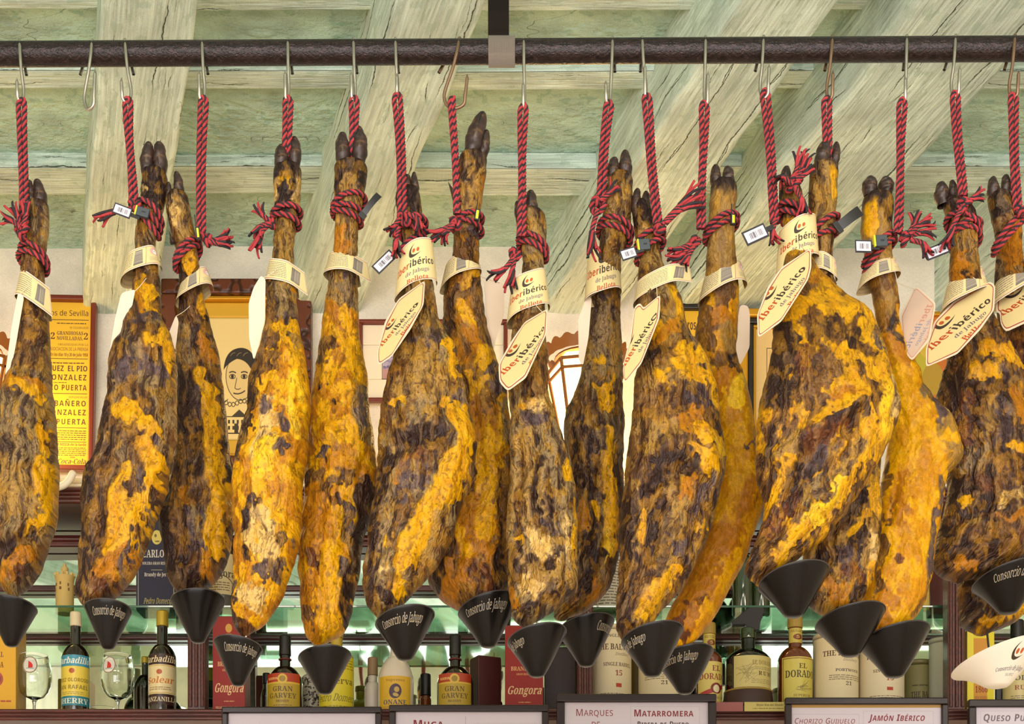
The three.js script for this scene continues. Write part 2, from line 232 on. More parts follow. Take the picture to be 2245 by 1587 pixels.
// ------------------------------------------------------------------ cured hams
// rows: [y, left, right] of the outline, top to bottom; toes: [baseX, baseY, tipX, tipY, width]; paint: [tone, x1, y1, x2, y2, radius]; fold: [x1, y1, x2, y2, radius, height mm]
const TONE = { Y: [206, 148, 2], L: [222, 176, 24], O: [164, 102, 8], B: [100, 66, 28], D: [42, 26, 20], G: [122, 100, 64], P: [78, 62, 64], W: [204, 168, 98], R: [92, 50, 26], K: [34, 24, 22], T: [144, 110, 52] };
const HAMS = [
  { label: 'leftmost ham, cut off by the picture edge, greyish brown with a yellow right edge', d: 2.62, k: 0.95, base: 'G', second: 'B',
    rows: [[430, 58, 104], [480, 62, 107], [530, 55, 103], [570, 47, 98], [620, 46, 97], [680, 42, 104], [740, 34, 108], [800, 22, 111], [860, 4, 114], [920, -6, 118], [1000, -15, 125], [1040, -20, 126], [1100, -22, 123], [1150, -20, 119], [1200, -16, 102], [1250, -12, 88], [1285, 0, 66], [1305, 10, 48]],
    toes: [[72, 455, 66, 396, 22], [90, 460, 82, 394, 30]],
    paint: ['B', 60, 600, 75, 760, 22, 'G', 30, 850, 60, 1000, 35, 'O', 45, 848, 100, 850, 12, 'Y', 60, 856, 105, 880, 10, 'Y', 108, 950, 116, 1010, 9, 'Y', 112, 1040, 104, 1140, 15, 'Y', 100, 1140, 80, 1190, 9, 'T', 10, 1050, 60, 1120, 30, 'D', 12, 1235, 75, 1195, 16, 'O', 20, 1275, 70, 1225, 14, 'R', 40, 1290, 60, 1260, 8],
    fold: [[10, 1235, 80, 1190, 18, -9], [5, 1200, 70, 1165, 16, 6], [60, 850, 70, 1100, 18, 5]] },
  { label: 'ham behind the poster edge with a dark ragged left side and yellow fat streaks', d: 2.55, k: 0.72, base: 'B', second: 'G',
    rows: [[360, 310, 364], [410, 312, 366], [450, 310, 360], [500, 298, 345], [545, 296, 340], [600, 293, 348], [648, 290, 351], [692, 278, 353], [736, 264, 376], [780, 246, 384], [869, 232, 388], [957, 216, 385], [1001, 204, 377], [1045, 187, 367], [1089, 180, 358], [1133, 180, 345], [1178, 180, 330], [1220, 172, 314], [1260, 168, 294], [1300, 166, 262], [1328, 174, 226]],
    toes: [[322, 385, 328, 312, 30], [350, 385, 349, 312, 32]],
    paint: ['K', 335, 370, 340, 430, 28, 'W', 302, 420, 318, 420, 6, 'Y', 325, 640, 338, 690, 13, 'O', 312, 660, 318, 700, 8, 'P', 310, 726, 340, 716, 11, 'Y', 335, 770, 370, 745, 10, 'Y', 372, 750, 378, 820, 7, 'P', 300, 830, 350, 850, 26, 'G', 330, 860, 370, 880, 18, 'D', 250, 850, 235, 960, 10, 'Y', 280, 918, 340, 950, 17, 'Y', 330, 990, 350, 1030, 16, 'P', 344, 975, 350, 990, 8, 'D', 215, 995, 265, 985, 16, 'D', 205, 1040, 225, 1180, 26, 'B', 240, 1040, 240, 1200, 14, 'Y', 285, 1060, 252, 1220, 11, 'Y', 345, 1050, 312, 1150, 12, 'P', 315, 1050, 320, 1080, 8, 'Y', 310, 1110, 285, 1210, 18, 'O', 280, 1230, 240, 1270, 20, 'D', 200, 1210, 190, 1300, 14, 'R', 215, 1290, 250, 1290, 12, 'P', 300, 1180, 270, 1280, 5],
    fold: [[200, 1030, 215, 1190, 18, 8], [255, 990, 235, 1200, 14, -8], [300, 930, 350, 960, 24, 5], [260, 860, 330, 840, 16, -4]] },
  { label: 'slim ham tilted at the hoof, in front of the portrait, dark left and yellow right', d: 2.72, k: 0.85, base: 'B', second: 'D',
    rows: [[410, 368, 410], [441, 364, 413], [485, 369, 422], [529, 381, 430], [560, 388, 434], [600, 392, 438], [650, 393, 446], [692, 390, 458], [740, 388, 469], [780, 387, 479], [825, 386, 484], [913, 384, 498], [957, 382, 502], [1001, 377, 505], [1045, 372, 509], [1090, 366, 511], [1130, 356, 512], [1160, 354, 511], [1200, 362, 505], [1240, 370, 492], [1275, 374, 468], [1300, 380, 440]],
    toes: [[376, 445, 370, 400, 15], [394, 435, 387, 377, 23]], dew: [[380, 535, 370, 505, 12]],
    paint: ['T', 385, 430, 415, 520, 18, 'W', 380, 450, 392, 500, 8, 'Y', 410, 570, 420, 590, 12, 'B', 425, 640, 420, 700, 18, 'Y', 445, 655, 448, 700, 6, 'P', 425, 745, 445, 760, 8, 'O', 450, 760, 465, 790, 10, 'G', 410, 740, 415, 800, 12, 'Y', 446, 835, 458, 880, 14, 'Y', 466, 890, 472, 1000, 16, 'P', 440, 880, 438, 930, 8, 'D', 398, 850, 394, 1010, 14, 'Y', 480, 1000, 488, 1110, 18, 'D', 376, 1050, 372, 1250, 22, 'B', 405, 1050, 405, 1220, 12, 'Y', 490, 1110, 470, 1220, 17, 'O', 420, 1105, 424, 1125, 8, 'P', 430, 1150, 440, 1210, 16, 'G', 440, 1140, 445, 1180, 9, 'D', 395, 1250, 420, 1290, 16, 'O', 465, 1235, 455, 1270, 10],
    fold: [[385, 870, 380, 1010, 12, -6], [415, 1080, 410, 1250, 10, -6], [370, 1130, 380, 1260, 12, 6], [455, 860, 490, 1120, 20, 4]] },
  { label: 'bright yellow ham with a blue tinted mould spot and a smooth rounded end', d: 2.56, k: 0.95, base: 'Y', second: 'O',
    rows: [[350, 604, 660], [384, 600, 661], [441, 601, 657], [485, 603, 651], [529, 600, 645], [575, 597, 644], [620, 588, 648], [660, 584, 650], [700, 582, 653], [740, 574, 660], [780, 560, 669], [825, 550, 678], [869, 545, 680], [913, 540, 678], [957, 527, 673], [1001, 517, 670], [1045, 511, 667], [1090, 511, 664], [1133, 512, 661], [1178, 513, 657], [1208, 512, 652], [1252, 510, 638], [1311, 509, 617], [1350, 510, 594], [1375, 513, 572], [1392, 524, 548]],
    toes: [[621, 375, 617, 318, 32], [644, 372, 646, 300, 28]],
    paint: ['K', 625, 370, 630, 460, 30, 'W', 650, 380, 656, 440, 7, 'W', 602, 410, 604, 440, 7, 'Y', 620, 404, 622, 406, 5, 'T', 620, 500, 622, 600, 24, 'B', 590, 650, 590, 760, 20, 'G', 620, 630, 625, 700, 18, 'P', 632, 712, 645, 705, 8, 'Y', 608, 735, 640, 745, 9, 'B', 570, 800, 555, 900, 22, 'D', 560, 850, 548, 920, 9, 'G', 640, 763, 660, 765, 6, 'B', 590, 830, 600, 800, 12, 'D', 545, 900, 530, 1000, 15, 'G', 535, 940, 525, 1010, 10, 'W', 595, 925, 585, 1030, 16, 'L', 600, 1000, 580, 1060, 14, 'L', 652, 850, 650, 960, 8, 'P', 590, 905, 586, 925, 6, 'P', 622, 930, 626, 950, 7, 'P', 625, 985, 618, 1010, 5, 'P', 570, 1135, 560, 1160, 12, 'D', 556, 1150, 552, 1175, 8, 'W', 585, 1160, 600, 1240, 18, 'P', 618, 1195, 622, 1205, 9, 'W', 560, 1190, 570, 1220, 12, 'P', 575, 1270, 600, 1255, 12, 'D', 548, 1225, 546, 1240, 8, 'P', 610, 1270, 620, 1250, 8, 'W', 545, 1310, 570, 1330, 18, 'R', 530, 1370, 550, 1392, 20, 'P', 514, 1290, 516, 1370, 7, 'O', 520, 1100, 520, 1260, 8],
    fold: [[575, 760, 555, 900, 14, -7], [600, 760, 645, 755, 16, 5], [640, 800, 650, 1000, 24, 4], [560, 1120, 570, 1180, 14, -4], [612, 620, 614, 680, 5, -4]] },
  { label: 'yellow ham right beside the brightest one, with grey mould on its right shoulder', d: 2.67, k: 0.9, base: 'Y', second: 'O',
    rows: [[345, 738, 803], [375, 734, 805], [419, 733, 799], [463, 735, 790], [507, 734, 785], [560, 730, 784], [604, 722, 784], [648, 716, 785], [692, 710, 787], [740, 705, 790], [780, 699, 798], [825, 688, 804], [869, 680, 809], [913, 677, 815], [957, 675, 822], [1001, 673, 827], [1045, 669, 829], [1067, 667, 829], [1111, 664, 821], [1150, 660, 808], [1200, 656, 796], [1260, 653, 787], [1311, 658, 776], [1350, 662, 768], [1385, 667, 754], [1405, 674, 728], [1413, 684, 712]],
    toes: [[754, 365, 752, 291, 33], [786, 360, 787, 278, 34]],
    paint: ['T', 760, 430, 758, 650, 34, 'K', 765, 350, 765, 400, 32, 'D', 745, 380, 760, 420, 12, 'T', 765, 430, 760, 520, 22, 'O', 740, 520, 750, 560, 12, 'G', 748, 600, 765, 650, 22, 'P', 750, 610, 760, 625, 6, 'O', 735, 700, 772, 735, 14, 'B', 725, 760, 712, 800, 14, 'Y', 760, 700, 775, 740, 9, 'G', 798, 880, 806, 970, 20, 'P', 790, 900, 795, 940, 7, 'O', 690, 900, 688, 1000, 10, 'P', 705, 1020, 720, 1010, 9, 'P', 712, 865, 720, 860, 6, 'D', 740, 905, 744, 920, 3, 'B', 690, 1070, 720, 1095, 14, 'B', 730, 1080, 775, 1070, 8, 'O', 690, 1130, 730, 1220, 34, 'Y', 745, 1130, 755, 1200, 14, 'D', 806, 1090, 790, 1230, 16, 'P', 768, 1140, 764, 1200, 8, 'R', 690, 1230, 700, 1260, 10, 'O', 680, 1280, 690, 1340, 12, 'Y', 730, 1230, 720, 1370, 20, 'P', 752, 1250, 756, 1270, 8, 'D', 775, 1260, 760, 1370, 11, 'B', 680, 1350, 682, 1370, 10, 'R', 740, 1120, 742, 1130, 8],
    fold: [[710, 790, 690, 860, 14, -5], [785, 880, 800, 1010, 16, 5], [690, 1085, 790, 1070, 14, -5], [770, 1110, 760, 1260, 12, -4]] },
  { label: 'broad ham with a long diagonal yellow ridge, left of the highest hoof', d: 2.55, k: 0.62, base: 'G', second: 'B',
    rows: [[400, 872, 918], [440, 868, 922], [485, 875, 928], [530, 885, 926], [570, 884, 930], [610, 890, 945], [648, 888, 955], [692, 886, 960], [730, 878, 976], [758, 868, 996], [790, 860, 1004], [825, 851, 1012], [869, 842, 1023], [913, 833, 1036], [957, 828, 1045], [1001, 828, 1044], [1045, 828, 1036], [1089, 824, 1023], [1133, 816, 1005], [1178, 808, 989], [1220, 802, 967], [1260, 799, 940], [1300, 799, 905], [1330, 806, 878], [1350, 818, 848]],
    toes: [[890, 430, 895, 384, 22], [906, 440, 908, 378, 20]],
    paint: ['K', 890, 420, 905, 470, 26, 'Y', 905, 545, 915, 560, 8, 'B', 930, 660, 925, 720, 18, 'T', 880, 740, 950, 720, 12, 'Y', 950, 765, 975, 770, 8, 'P', 915, 780, 950, 765, 14, 'Y', 985, 760, 1000, 830, 8, 'T', 880, 800, 940, 830, 20, 'B', 870, 830, 850, 950, 18, 'Y', 870, 905, 890, 900, 8, 'T', 900, 860, 960, 870, 26, 'P', 1000, 880, 1010, 910, 12, 'Y', 970, 910, 985, 890, 9, 'Y', 1005, 925, 1020, 965, 25, 'L', 1018, 985, 1004, 1030, 17, 'Y', 1004, 1010, 990, 1085, 25, 'D', 880, 985, 950, 980, 15, 'R', 895, 1040, 925, 1015, 8, 'D', 845, 1000, 838, 1110, 12, 'D', 870, 1040, 890, 1010, 14, 'O', 892, 1060, 880, 1085, 6, 'P', 905, 1065, 880, 1120, 11, 'P', 940, 1050, 930, 1080, 9, 'Y', 975, 1090, 930, 1160, 21, 'Y', 925, 1165, 895, 1250, 18, 'Y', 890, 1255, 868, 1320, 9, 'Y', 990, 1080, 960, 1130, 8, 'G', 865, 1140, 850, 1230, 22, 'B', 890, 1130, 870, 1210, 10, 'D', 830, 1130, 815, 1300, 9, 'Y', 857, 1195, 857, 1215, 5, 'W', 845, 1262, 852, 1258, 7, 'D', 832, 1310, 850, 1320, 10, 'T', 965, 1140, 930, 1230, 10],
    fold: [[870, 1010, 955, 975, 20, -12], [1010, 940, 985, 1090, 26, 9], [980, 1090, 880, 1270, 20, 8], [925, 1070, 860, 1220, 18, -6], [880, 1055, 870, 1095, 8, 7], [900, 740, 975, 745, 14, -5], [850, 860, 920, 950, 18, 5]] },
  { label: 'ham with the highest pointed hoof, half hidden behind the broad ham', d: 2.71, k: 0.9, base: 'B', second: 'O',
    rows: [[325, 1007, 1067], [380, 1005, 1066], [430, 1003, 1058], [480, 1000, 1052], [520, 994, 1050], [560, 992, 1050], [610, 985, 1053], [650, 973, 1057], [700, 968, 1066], [740, 972, 1075], [780, 985, 1084], [820, 995, 1098], [860, 1000, 1108], [910, 1004, 1116], [960, 1008, 1122], [1020, 1008, 1127], [1080, 996, 1127], [1130, 978, 1124], [1180, 962, 1120], [1230, 946, 1117], [1265, 940, 1116], [1300, 958, 1112], [1330, 990, 1100], [1346, 1015, 1082]],
    toes: [[1030, 345, 1061, 246, 40], [1054, 345, 1068, 286, 24]], dew: [[1004, 450, 982, 394, 20]],
    paint: ['T', 1030, 380, 1030, 470, 26, 'D', 1018, 380, 1022, 390, 6, 'P', 1015, 520, 1040, 515, 12, 'Y', 1030, 600, 1020, 640, 10, 'Y', 1020, 690, 1022, 740, 8, 'B', 1050, 680, 1060, 760, 12, 'O', 1030, 760, 1050, 790, 14, 'Y', 1060, 790, 1064, 810, 16, 'Y', 1040, 850, 1042, 880, 10, 'P', 1080, 835, 1100, 870, 12, 'Y', 1064, 850, 1060, 870, 5, 'Y', 1100, 890, 1104, 1000, 8, 'G', 1100, 900, 1112, 980, 6, 'O', 1050, 900, 1060, 960, 14, 'Y', 1080, 960, 1086, 1080, 14, 'Y', 1060, 1010, 1064, 1110, 14, 'D', 1030, 1020, 1000, 1130, 12, 'O', 1040, 1140, 1050, 1270, 30, 'Y', 1078, 1090, 1066, 1180, 14, 'Y', 1020, 1190, 1030, 1230, 8, 'B', 1108, 1060, 1104, 1240, 12, 'D', 975, 1190, 962, 1290, 12, 'R', 1050, 1270, 1070, 1320, 16, 'D', 1100, 1220, 1090, 1300, 9],
    fold: [[1062, 790, 1075, 870, 20, 7], [1040, 920, 1060, 1060, 14, -5], [1100, 1010, 1100, 1240, 10, -5], [1020, 1110, 980, 1260, 16, 5]] },
  { label: 'grey brown knobbly ham with a pale squarish foot, hanging lowest hoof in the middle', d: 2.57, k: 0.75, base: 'G', second: 'T',
    rows: [[450, 1132, 1188], [490, 1136, 1198], [530, 1142, 1196], [570, 1146, 1192], [620, 1140, 1193], [680, 1132, 1196], [720, 1124, 1197], [760, 1118, 1198], [810, 1114, 1200], [869, 1116, 1203], [913, 1118, 1218], [957, 1120, 1235], [1001, 1120, 1250], [1045, 1118, 1258], [1089, 1114, 1263], [1140, 1112, 1264], [1200, 1112, 1265], [1240, 1112, 1267], [1267, 1112, 1268], [1296, 1114, 1262], [1332, 1118, 1220], [1360, 1126, 1182], [1374, 1140, 1160]],
    toes: [[1172, 480, 1163, 418, 30], [1142, 490, 1134, 442, 22]],
    paint: ['T', 1160, 470, 1180, 520, 14, 'B', 1160, 720, 1175, 850, 26, 'D', 1135, 760, 1125, 840, 10, 'W', 1150, 898, 1190, 905, 8, 'Y', 1145, 912, 1160, 905, 5, 'P', 1165, 940, 1195, 930, 14, 'G', 1200, 980, 1230, 1100, 26, 'T', 1150, 980, 1165, 1100, 18, 'D', 1180, 980, 1176, 1160, 4, 'D', 1200, 1060, 1204, 1180, 4, 'Y', 1236, 1036, 1242, 1068, 7, 'B', 1140, 1020, 1138, 1180, 6, 'D', 1132, 1160, 1136, 1300, 5, 'W', 1165, 1190, 1200, 1240, 18, 'P', 1180, 1165, 1210, 1185, 10, 'W', 1240, 1160, 1245, 1230, 8, 'T', 1180, 1270, 1235, 1275, 18, 'D', 1150, 1240, 1190, 1262, 4, 'Y', 1258, 1120, 1263, 1250, 4, 'Y', 1132, 1195, 1134, 1205, 4, 'D', 1205, 1250, 1215, 1230, 5, 'W', 1150, 1300, 1190, 1310, 12, 'D', 1130, 1345, 1220, 1322, 7, 'O', 1120, 1290, 1126, 1340, 6],
    fold: [[1175, 950, 1178, 1170, 9, -9], [1205, 1040, 1215, 1200, 9, -6], [1140, 960, 1135, 1180, 8, -6], [1150, 1245, 1195, 1262, 9, -7], [1195, 1262, 1250, 1235, 12, -5], [1145, 895, 1200, 905, 12, 6], [1135, 1180, 1140, 1310, 8, -6], [1160, 980, 1160, 1130, 12, 5]] },
  { label: 'slender ham right of the glowing lantern, brown shank and yellow lower front', d: 2.75, k: 0.95, base: 'B', second: 'G',
    rows: [[370, 1334, 1386], [420, 1328, 1386], [470, 1322, 1384], [520, 1316, 1378], [560, 1312, 1364], [610, 1302, 1361], [650, 1296, 1361], [692, 1290, 1360], [740, 1284, 1362], [790, 1278, 1363], [830, 1268, 1364], [869, 1256, 1366], [905, 1243, 1367], [935, 1237, 1368], [979, 1242, 1369], [1040, 1250, 1368], [1100, 1254, 1366], [1150, 1254, 1365], [1200, 1250, 1362], [1240, 1246, 1355], [1280, 1240, 1340], [1310, 1228, 1318], [1340, 1212, 1285], [1354, 1206, 1255]],
    toes: [[1346, 400, 1347, 346, 28], [1370, 395, 1370, 330, 30]],
    paint: ['T', 1350, 420, 1360, 520, 20, 'P', 1320, 660, 1335, 690, 9, 'G', 1310, 700, 1320, 800, 22, 'T', 1345, 750, 1345, 840, 12, 'Y', 1308, 795, 1312, 802, 5, 'Y', 1305, 868, 1325, 862, 8, 'Y', 1315, 880, 1320, 925, 11, 'Y', 1335, 885, 1336, 895, 5, 'G', 1325, 940, 1330, 960, 10, 'Y', 1325, 970, 1330, 1000, 8, 'B', 1275, 900, 1260, 1000, 14, 'D', 1270, 950, 1262, 1060, 8, 'D', 1295, 960, 1285, 1080, 7, 'Y', 1322, 1020, 1330, 1060, 10, 'Y', 1335, 1080, 1342, 1160, 15, 'D', 1300, 1080, 1285, 1220, 10, 'Y', 1340, 1160, 1332, 1220, 13, 'Y', 1300, 1130, 1305, 1160, 7, 'O', 1270, 1120, 1275, 1180, 6, 'D', 1356, 1000, 1362, 1150, 4, 'L', 1335, 1190, 1322, 1250, 7, 'D', 1310, 1240, 1270, 1320, 14, 'O', 1300, 1300, 1270, 1335, 6],
    fold: [[1305, 950, 1290, 1220, 10, -6], [1330, 960, 1340, 1200, 16, 5], [1325, 1200, 1300, 1290, 8, -5], [1290, 760, 1275, 900, 12, 4]] },
  { label: 'big ham overlapping a smooth yellow one, mottled brown with dark creases', d: 2.54, k: 0.65, base: 'B', second: 'T',
    rows: [[430, 1386, 1422], [470, 1386, 1430], [510, 1392, 1448], [555, 1402, 1448], [600, 1400, 1462], [648, 1398, 1492], [700, 1398, 1502], [736, 1404, 1514], [758, 1404, 1536], [803, 1398, 1557], [840, 1392, 1566], [869, 1387, 1572], [913, 1382, 1578], [957, 1376, 1584], [1001, 1369, 1592], [1045, 1366, 1587], [1089, 1364, 1577], [1133, 1362, 1566], [1178, 1360, 1552], [1220, 1357, 1532], [1285, 1353, 1495], [1340, 1350, 1448], [1375, 1351, 1422], [1404, 1358, 1390]],
    toes: [[1395, 465, 1398, 414, 22], [1412, 470, 1416, 420, 22]],
    paint: ['K', 1398, 440, 1410, 480, 22, 'T', 1420, 560, 1430, 590, 20, 'G', 1430, 640, 1470, 660, 18, 'Y', 1478, 660, 1490, 710, 8, 'Y', 1430, 720, 1442, 735, 12, 'O', 1470, 720, 1450, 760, 12, 'P', 1500, 740, 1515, 760, 10, 'Y', 1490, 790, 1540, 795, 12, 'Y', 1480, 820, 1530, 850, 17, 'Y', 1550, 800, 1558, 850, 8, 'D', 1430, 800, 1460, 790, 8, 'T', 1420, 820, 1440, 870, 14, 'Y', 1445, 840, 1452, 870, 7, 'P', 1510, 880, 1540, 900, 18, 'B', 1450, 900, 1470, 950, 24, 'Y', 1565, 870, 1568, 910, 6, 'O', 1490, 960, 1520, 930, 14, 'T', 1420, 1000, 1470, 970, 16, 'Y', 1530, 970, 1570, 985, 19, 'Y', 1520, 1010, 1540, 1050, 16, 'L', 1555, 990, 1565, 1010, 8, 'D', 1440, 1050, 1495, 1040, 18, 'D', 1400, 1100, 1450, 1080, 10, 'B', 1390, 1000, 1385, 1050, 10, 'D', 1380, 1120, 1385, 1260, 16, 'Y', 1405, 1160, 1412, 1185, 9, 'P', 1555, 1060, 1565, 1100, 10, 'P', 1540, 1090, 1520, 1140, 9, 'O', 1500, 1080, 1490, 1110, 12, 'T', 1490, 1140, 1460, 1230, 22, 'Y', 1536, 1160, 1532, 1180, 8, 'D', 1440, 1130, 1420, 1240, 10, 'P', 1470, 1200, 1490, 1220, 10, 'Y', 1478, 1260, 1455, 1300, 11, 'Y', 1440, 1310, 1410, 1360, 13, 'B', 1420, 1230, 1390, 1330, 14, 'D', 1372, 1290, 1368, 1380, 11],
    fold: [[1430, 1085, 1500, 1040, 20, -12], [1420, 1020, 1530, 960, 16, 7], [1445, 1120, 1400, 1260, 14, -8], [1545, 970, 1550, 1040, 26, 7], [1500, 1090, 1420, 1330, 22, 6], [1400, 780, 1440, 830, 14, -4], [1385, 1060, 1375, 1280, 12, 5]] },
  { label: 'smooth deep yellow ham tucked behind the big mottled one', d: 2.7, k: 0.8, base: 'Y', second: 'O', smooth: 1,
    rows: [[385, 1562, 1612], [420, 1558, 1616], [465, 1554, 1612], [510, 1552, 1610], [560, 1550, 1613], [610, 1545, 1617], [650, 1538, 1620], [690, 1530, 1618], [740, 1526, 1615], [780, 1534, 1616], [810, 1545, 1625], [833, 1552, 1634], [891, 1562, 1647], [957, 1570, 1658], [1023, 1570, 1671], [1054, 1568, 1679], [1080, 1564, 1680], [1111, 1556, 1673], [1178, 1538, 1649], [1223, 1522, 1635], [1273, 1502, 1609], [1326, 1474, 1582], [1370, 1458, 1555], [1402, 1466, 1528], [1420, 1482, 1508]],
    toes: [[1573, 410, 1568, 362, 24], [1596, 412, 1594, 366, 28]],
    paint: ['K', 1575, 390, 1595, 410, 20, 'T', 1580, 440, 1585, 520, 24, 'T', 1580, 560, 1585, 620, 26, 'B', 1545, 690, 1550, 760, 18, 'B', 1585, 650, 1580, 680, 16, 'O', 1570, 700, 1590, 720, 14, 'T', 1595, 740, 1605, 790, 16, 'B', 1570, 800, 1600, 815, 16, 'O', 1580, 830, 1575, 880, 14, 'D', 1590, 805, 1600, 800, 5, 'L', 1620, 850, 1615, 900, 14, 'P', 1635, 990, 1645, 985, 8, 'G', 1655, 990, 1665, 1020, 5, 'O', 1580, 1180, 1530, 1290, 26, 'O', 1520, 1290, 1490, 1370, 26, 'R', 1500, 1330, 1505, 1335, 7, 'R', 1480, 1380, 1490, 1395, 12, 'O', 1640, 1080, 1600, 1200, 12, 'R', 1525, 1330, 1545, 1320, 6],
    fold: [[1560, 800, 1610, 800, 14, -4], [1620, 850, 1640, 1060, 22, 4], [1640, 1090, 1560, 1300, 20, 4]] },
  { label: 'widest ham, slanting down to the left, mustard yellow shoulder and flesh cut across its front', d: 2.46, k: 0.5, base: 'B', second: 'Y',
    rows: [[390, 1708, 1750], [420, 1708, 1758], [465, 1714, 1760], [500, 1718, 1764], [550, 1720, 1774], [590, 1716, 1792], [625, 1710, 1826], [655, 1708, 1862], [670, 1707, 1884], [692, 1705, 1909], [736, 1699, 1929], [780, 1693, 1943], [825, 1682, 1958], [869, 1670, 1968], [913, 1661, 1966], [957, 1657, 1950], [1001, 1657, 1930], [1045, 1662, 1909], [1089, 1672, 1880], [1133, 1672, 1845], [1178, 1662, 1810], [1215, 1646, 1762], [1245, 1634, 1722], [1265, 1638, 1690], [1278, 1650, 1674]],
    toes: [[1722, 420, 1724, 365, 24], [1740, 425, 1744, 372, 22]],
    paint: ['K', 1725, 390, 1740, 440, 24, 'O', 1770, 630, 1800, 625, 14, 'B', 1760, 650, 1730, 690, 14, 'Y', 1790, 680, 1880, 690, 18, 'Y', 1750, 690, 1730, 720, 14, 'Y', 1870, 670, 1900, 710, 14, 'Y', 1880, 740, 1920, 770, 15, 'B', 1780, 740, 1840, 770, 16, 'P', 1905, 750, 1920, 770, 9, 'D', 1860, 760, 1840, 790, 8, 'Y', 1840, 800, 1900, 820, 14, 'D', 1720, 760, 1700, 900, 22, 'R', 1760, 800, 1780, 870, 22, 'B', 1800, 830, 1760, 900, 20, 'Y', 1900, 840, 1950, 860, 18, 'L', 1935, 880, 1930, 960, 14, 'W', 1950, 850, 1952, 920, 8, 'O', 1850, 890, 1820, 910, 14, 'Y', 1860, 895, 1780, 950, 8, 'T', 1740, 990, 1700, 1020, 14, 'Y', 1890, 930, 1880, 980, 16, 'D', 1790, 970, 1870, 915, 9, 'R', 1760, 990, 1830, 960, 12, 'P', 1790, 1010, 1760, 1050, 14, 'D', 1690, 960, 1675, 1030, 10, 'T', 1870, 1000, 1830, 1060, 14, 'Y', 1900, 990, 1860, 1050, 8, 'D', 1750, 1060, 1710, 1140, 18, 'R', 1730, 1110, 1690, 1180, 16, 'L', 1830, 1085, 1760, 1160, 11, 'Y', 1860, 1060, 1830, 1100, 9, 'G', 1800, 1070, 1770, 1110, 12, 'Y', 1700, 1080, 1690, 1110, 9, 'Y', 1750, 1175, 1700, 1225, 8, 'D', 1670, 1200, 1650, 1255, 10, 'B', 1700, 1180, 1670, 1240, 8],
    fold: [[1700, 1020, 1870, 900, 18, 10], [1740, 1040, 1870, 935, 14, -12], [1860, 1040, 1720, 1200, 22, 9], [1770, 1060, 1690, 1190, 18, -6], [1780, 700, 1890, 690, 26, 6], [1720, 780, 1700, 930, 16, -5], [1940, 860, 1920, 970, 18, 5], [1830, 760, 1880, 800, 14, 4]] },
  { label: 'speckled ham hanging behind the widest ham, only its foot and two black toes showing', d: 2.6, k: 0.6, base: 'T', second: 'D',
    rows: [[345, 1784, 1838], [397, 1774, 1836], [441, 1773, 1834], [490, 1775, 1830], [540, 1783, 1826], [600, 1788, 1826], [650, 1795, 1840], [720, 1800, 1870], [800, 1800, 1890], [900, 1790, 1910], [980, 1785, 1930], [1040, 1780, 1930], [1100, 1778, 1929], [1160, 1772, 1929], [1208, 1766, 1926], [1250, 1762, 1922], [1290, 1762, 1906], [1325, 1775, 1880], [1352, 1800, 1846]],
    toes: [[1800, 370, 1811, 308, 34], [1827, 365, 1833, 312, 20]],
    paint: ['T', 1810, 400, 1810, 470, 26, 'Y', 1825, 400, 1826, 440, 8, 'Y', 1900, 1060, 1915, 1120, 12, 'D', 1880, 1080, 1850, 1150, 8, 'Y', 1890, 1140, 1860, 1180, 10, 'B', 1820, 1170, 1800, 1230, 18, 'D', 1880, 1180, 1860, 1220, 7, 'W', 1905, 1190, 1910, 1220, 10, 'P', 1845, 1230, 1860, 1245, 12, 'R', 1850, 1265, 1880, 1275, 16, 'D', 1790, 1230, 1785, 1300, 12, 'Y', 1905, 1250, 1900, 1290, 8, 'O', 1800, 1300, 1850, 1310, 14, 'O', 1820, 1330, 1850, 1340, 9, 'D', 1880, 1300, 1860, 1330, 7],
    fold: [[1880, 1060, 1830, 1230, 12, -4], [1910, 1040, 1912, 1240, 12, 4]] },
  { label: 'smooth yellow ham with a knobbly grey bone bulge on its right side', d: 2.67, k: 0.65, base: 'Y', second: 'O', smooth: 1,
    rows: [[415, 1894, 1957], [441, 1892, 1958], [500, 1888, 1956], [550, 1895, 1955], [600, 1904, 1960], [648, 1912, 1969], [700, 1922, 1972], [736, 1932, 1979], [780, 1940, 1994], [811, 1945, 2015], [847, 1948, 2025], [891, 1950, 2059], [935, 1948, 2090], [979, 1944, 2106], [1010, 1940, 2105], [1045, 1936, 2075], [1090, 1930, 2068], [1149, 1922, 2060], [1200, 1916, 2050], [1240, 1908, 2044], [1280, 1898, 2036], [1326, 1886, 2023], [1361, 1884, 2000], [1390, 1890, 1955], [1406, 1898, 1930]],
    toes: [[1908, 425, 1908, 388, 32], [1940, 425, 1940, 390, 34]],
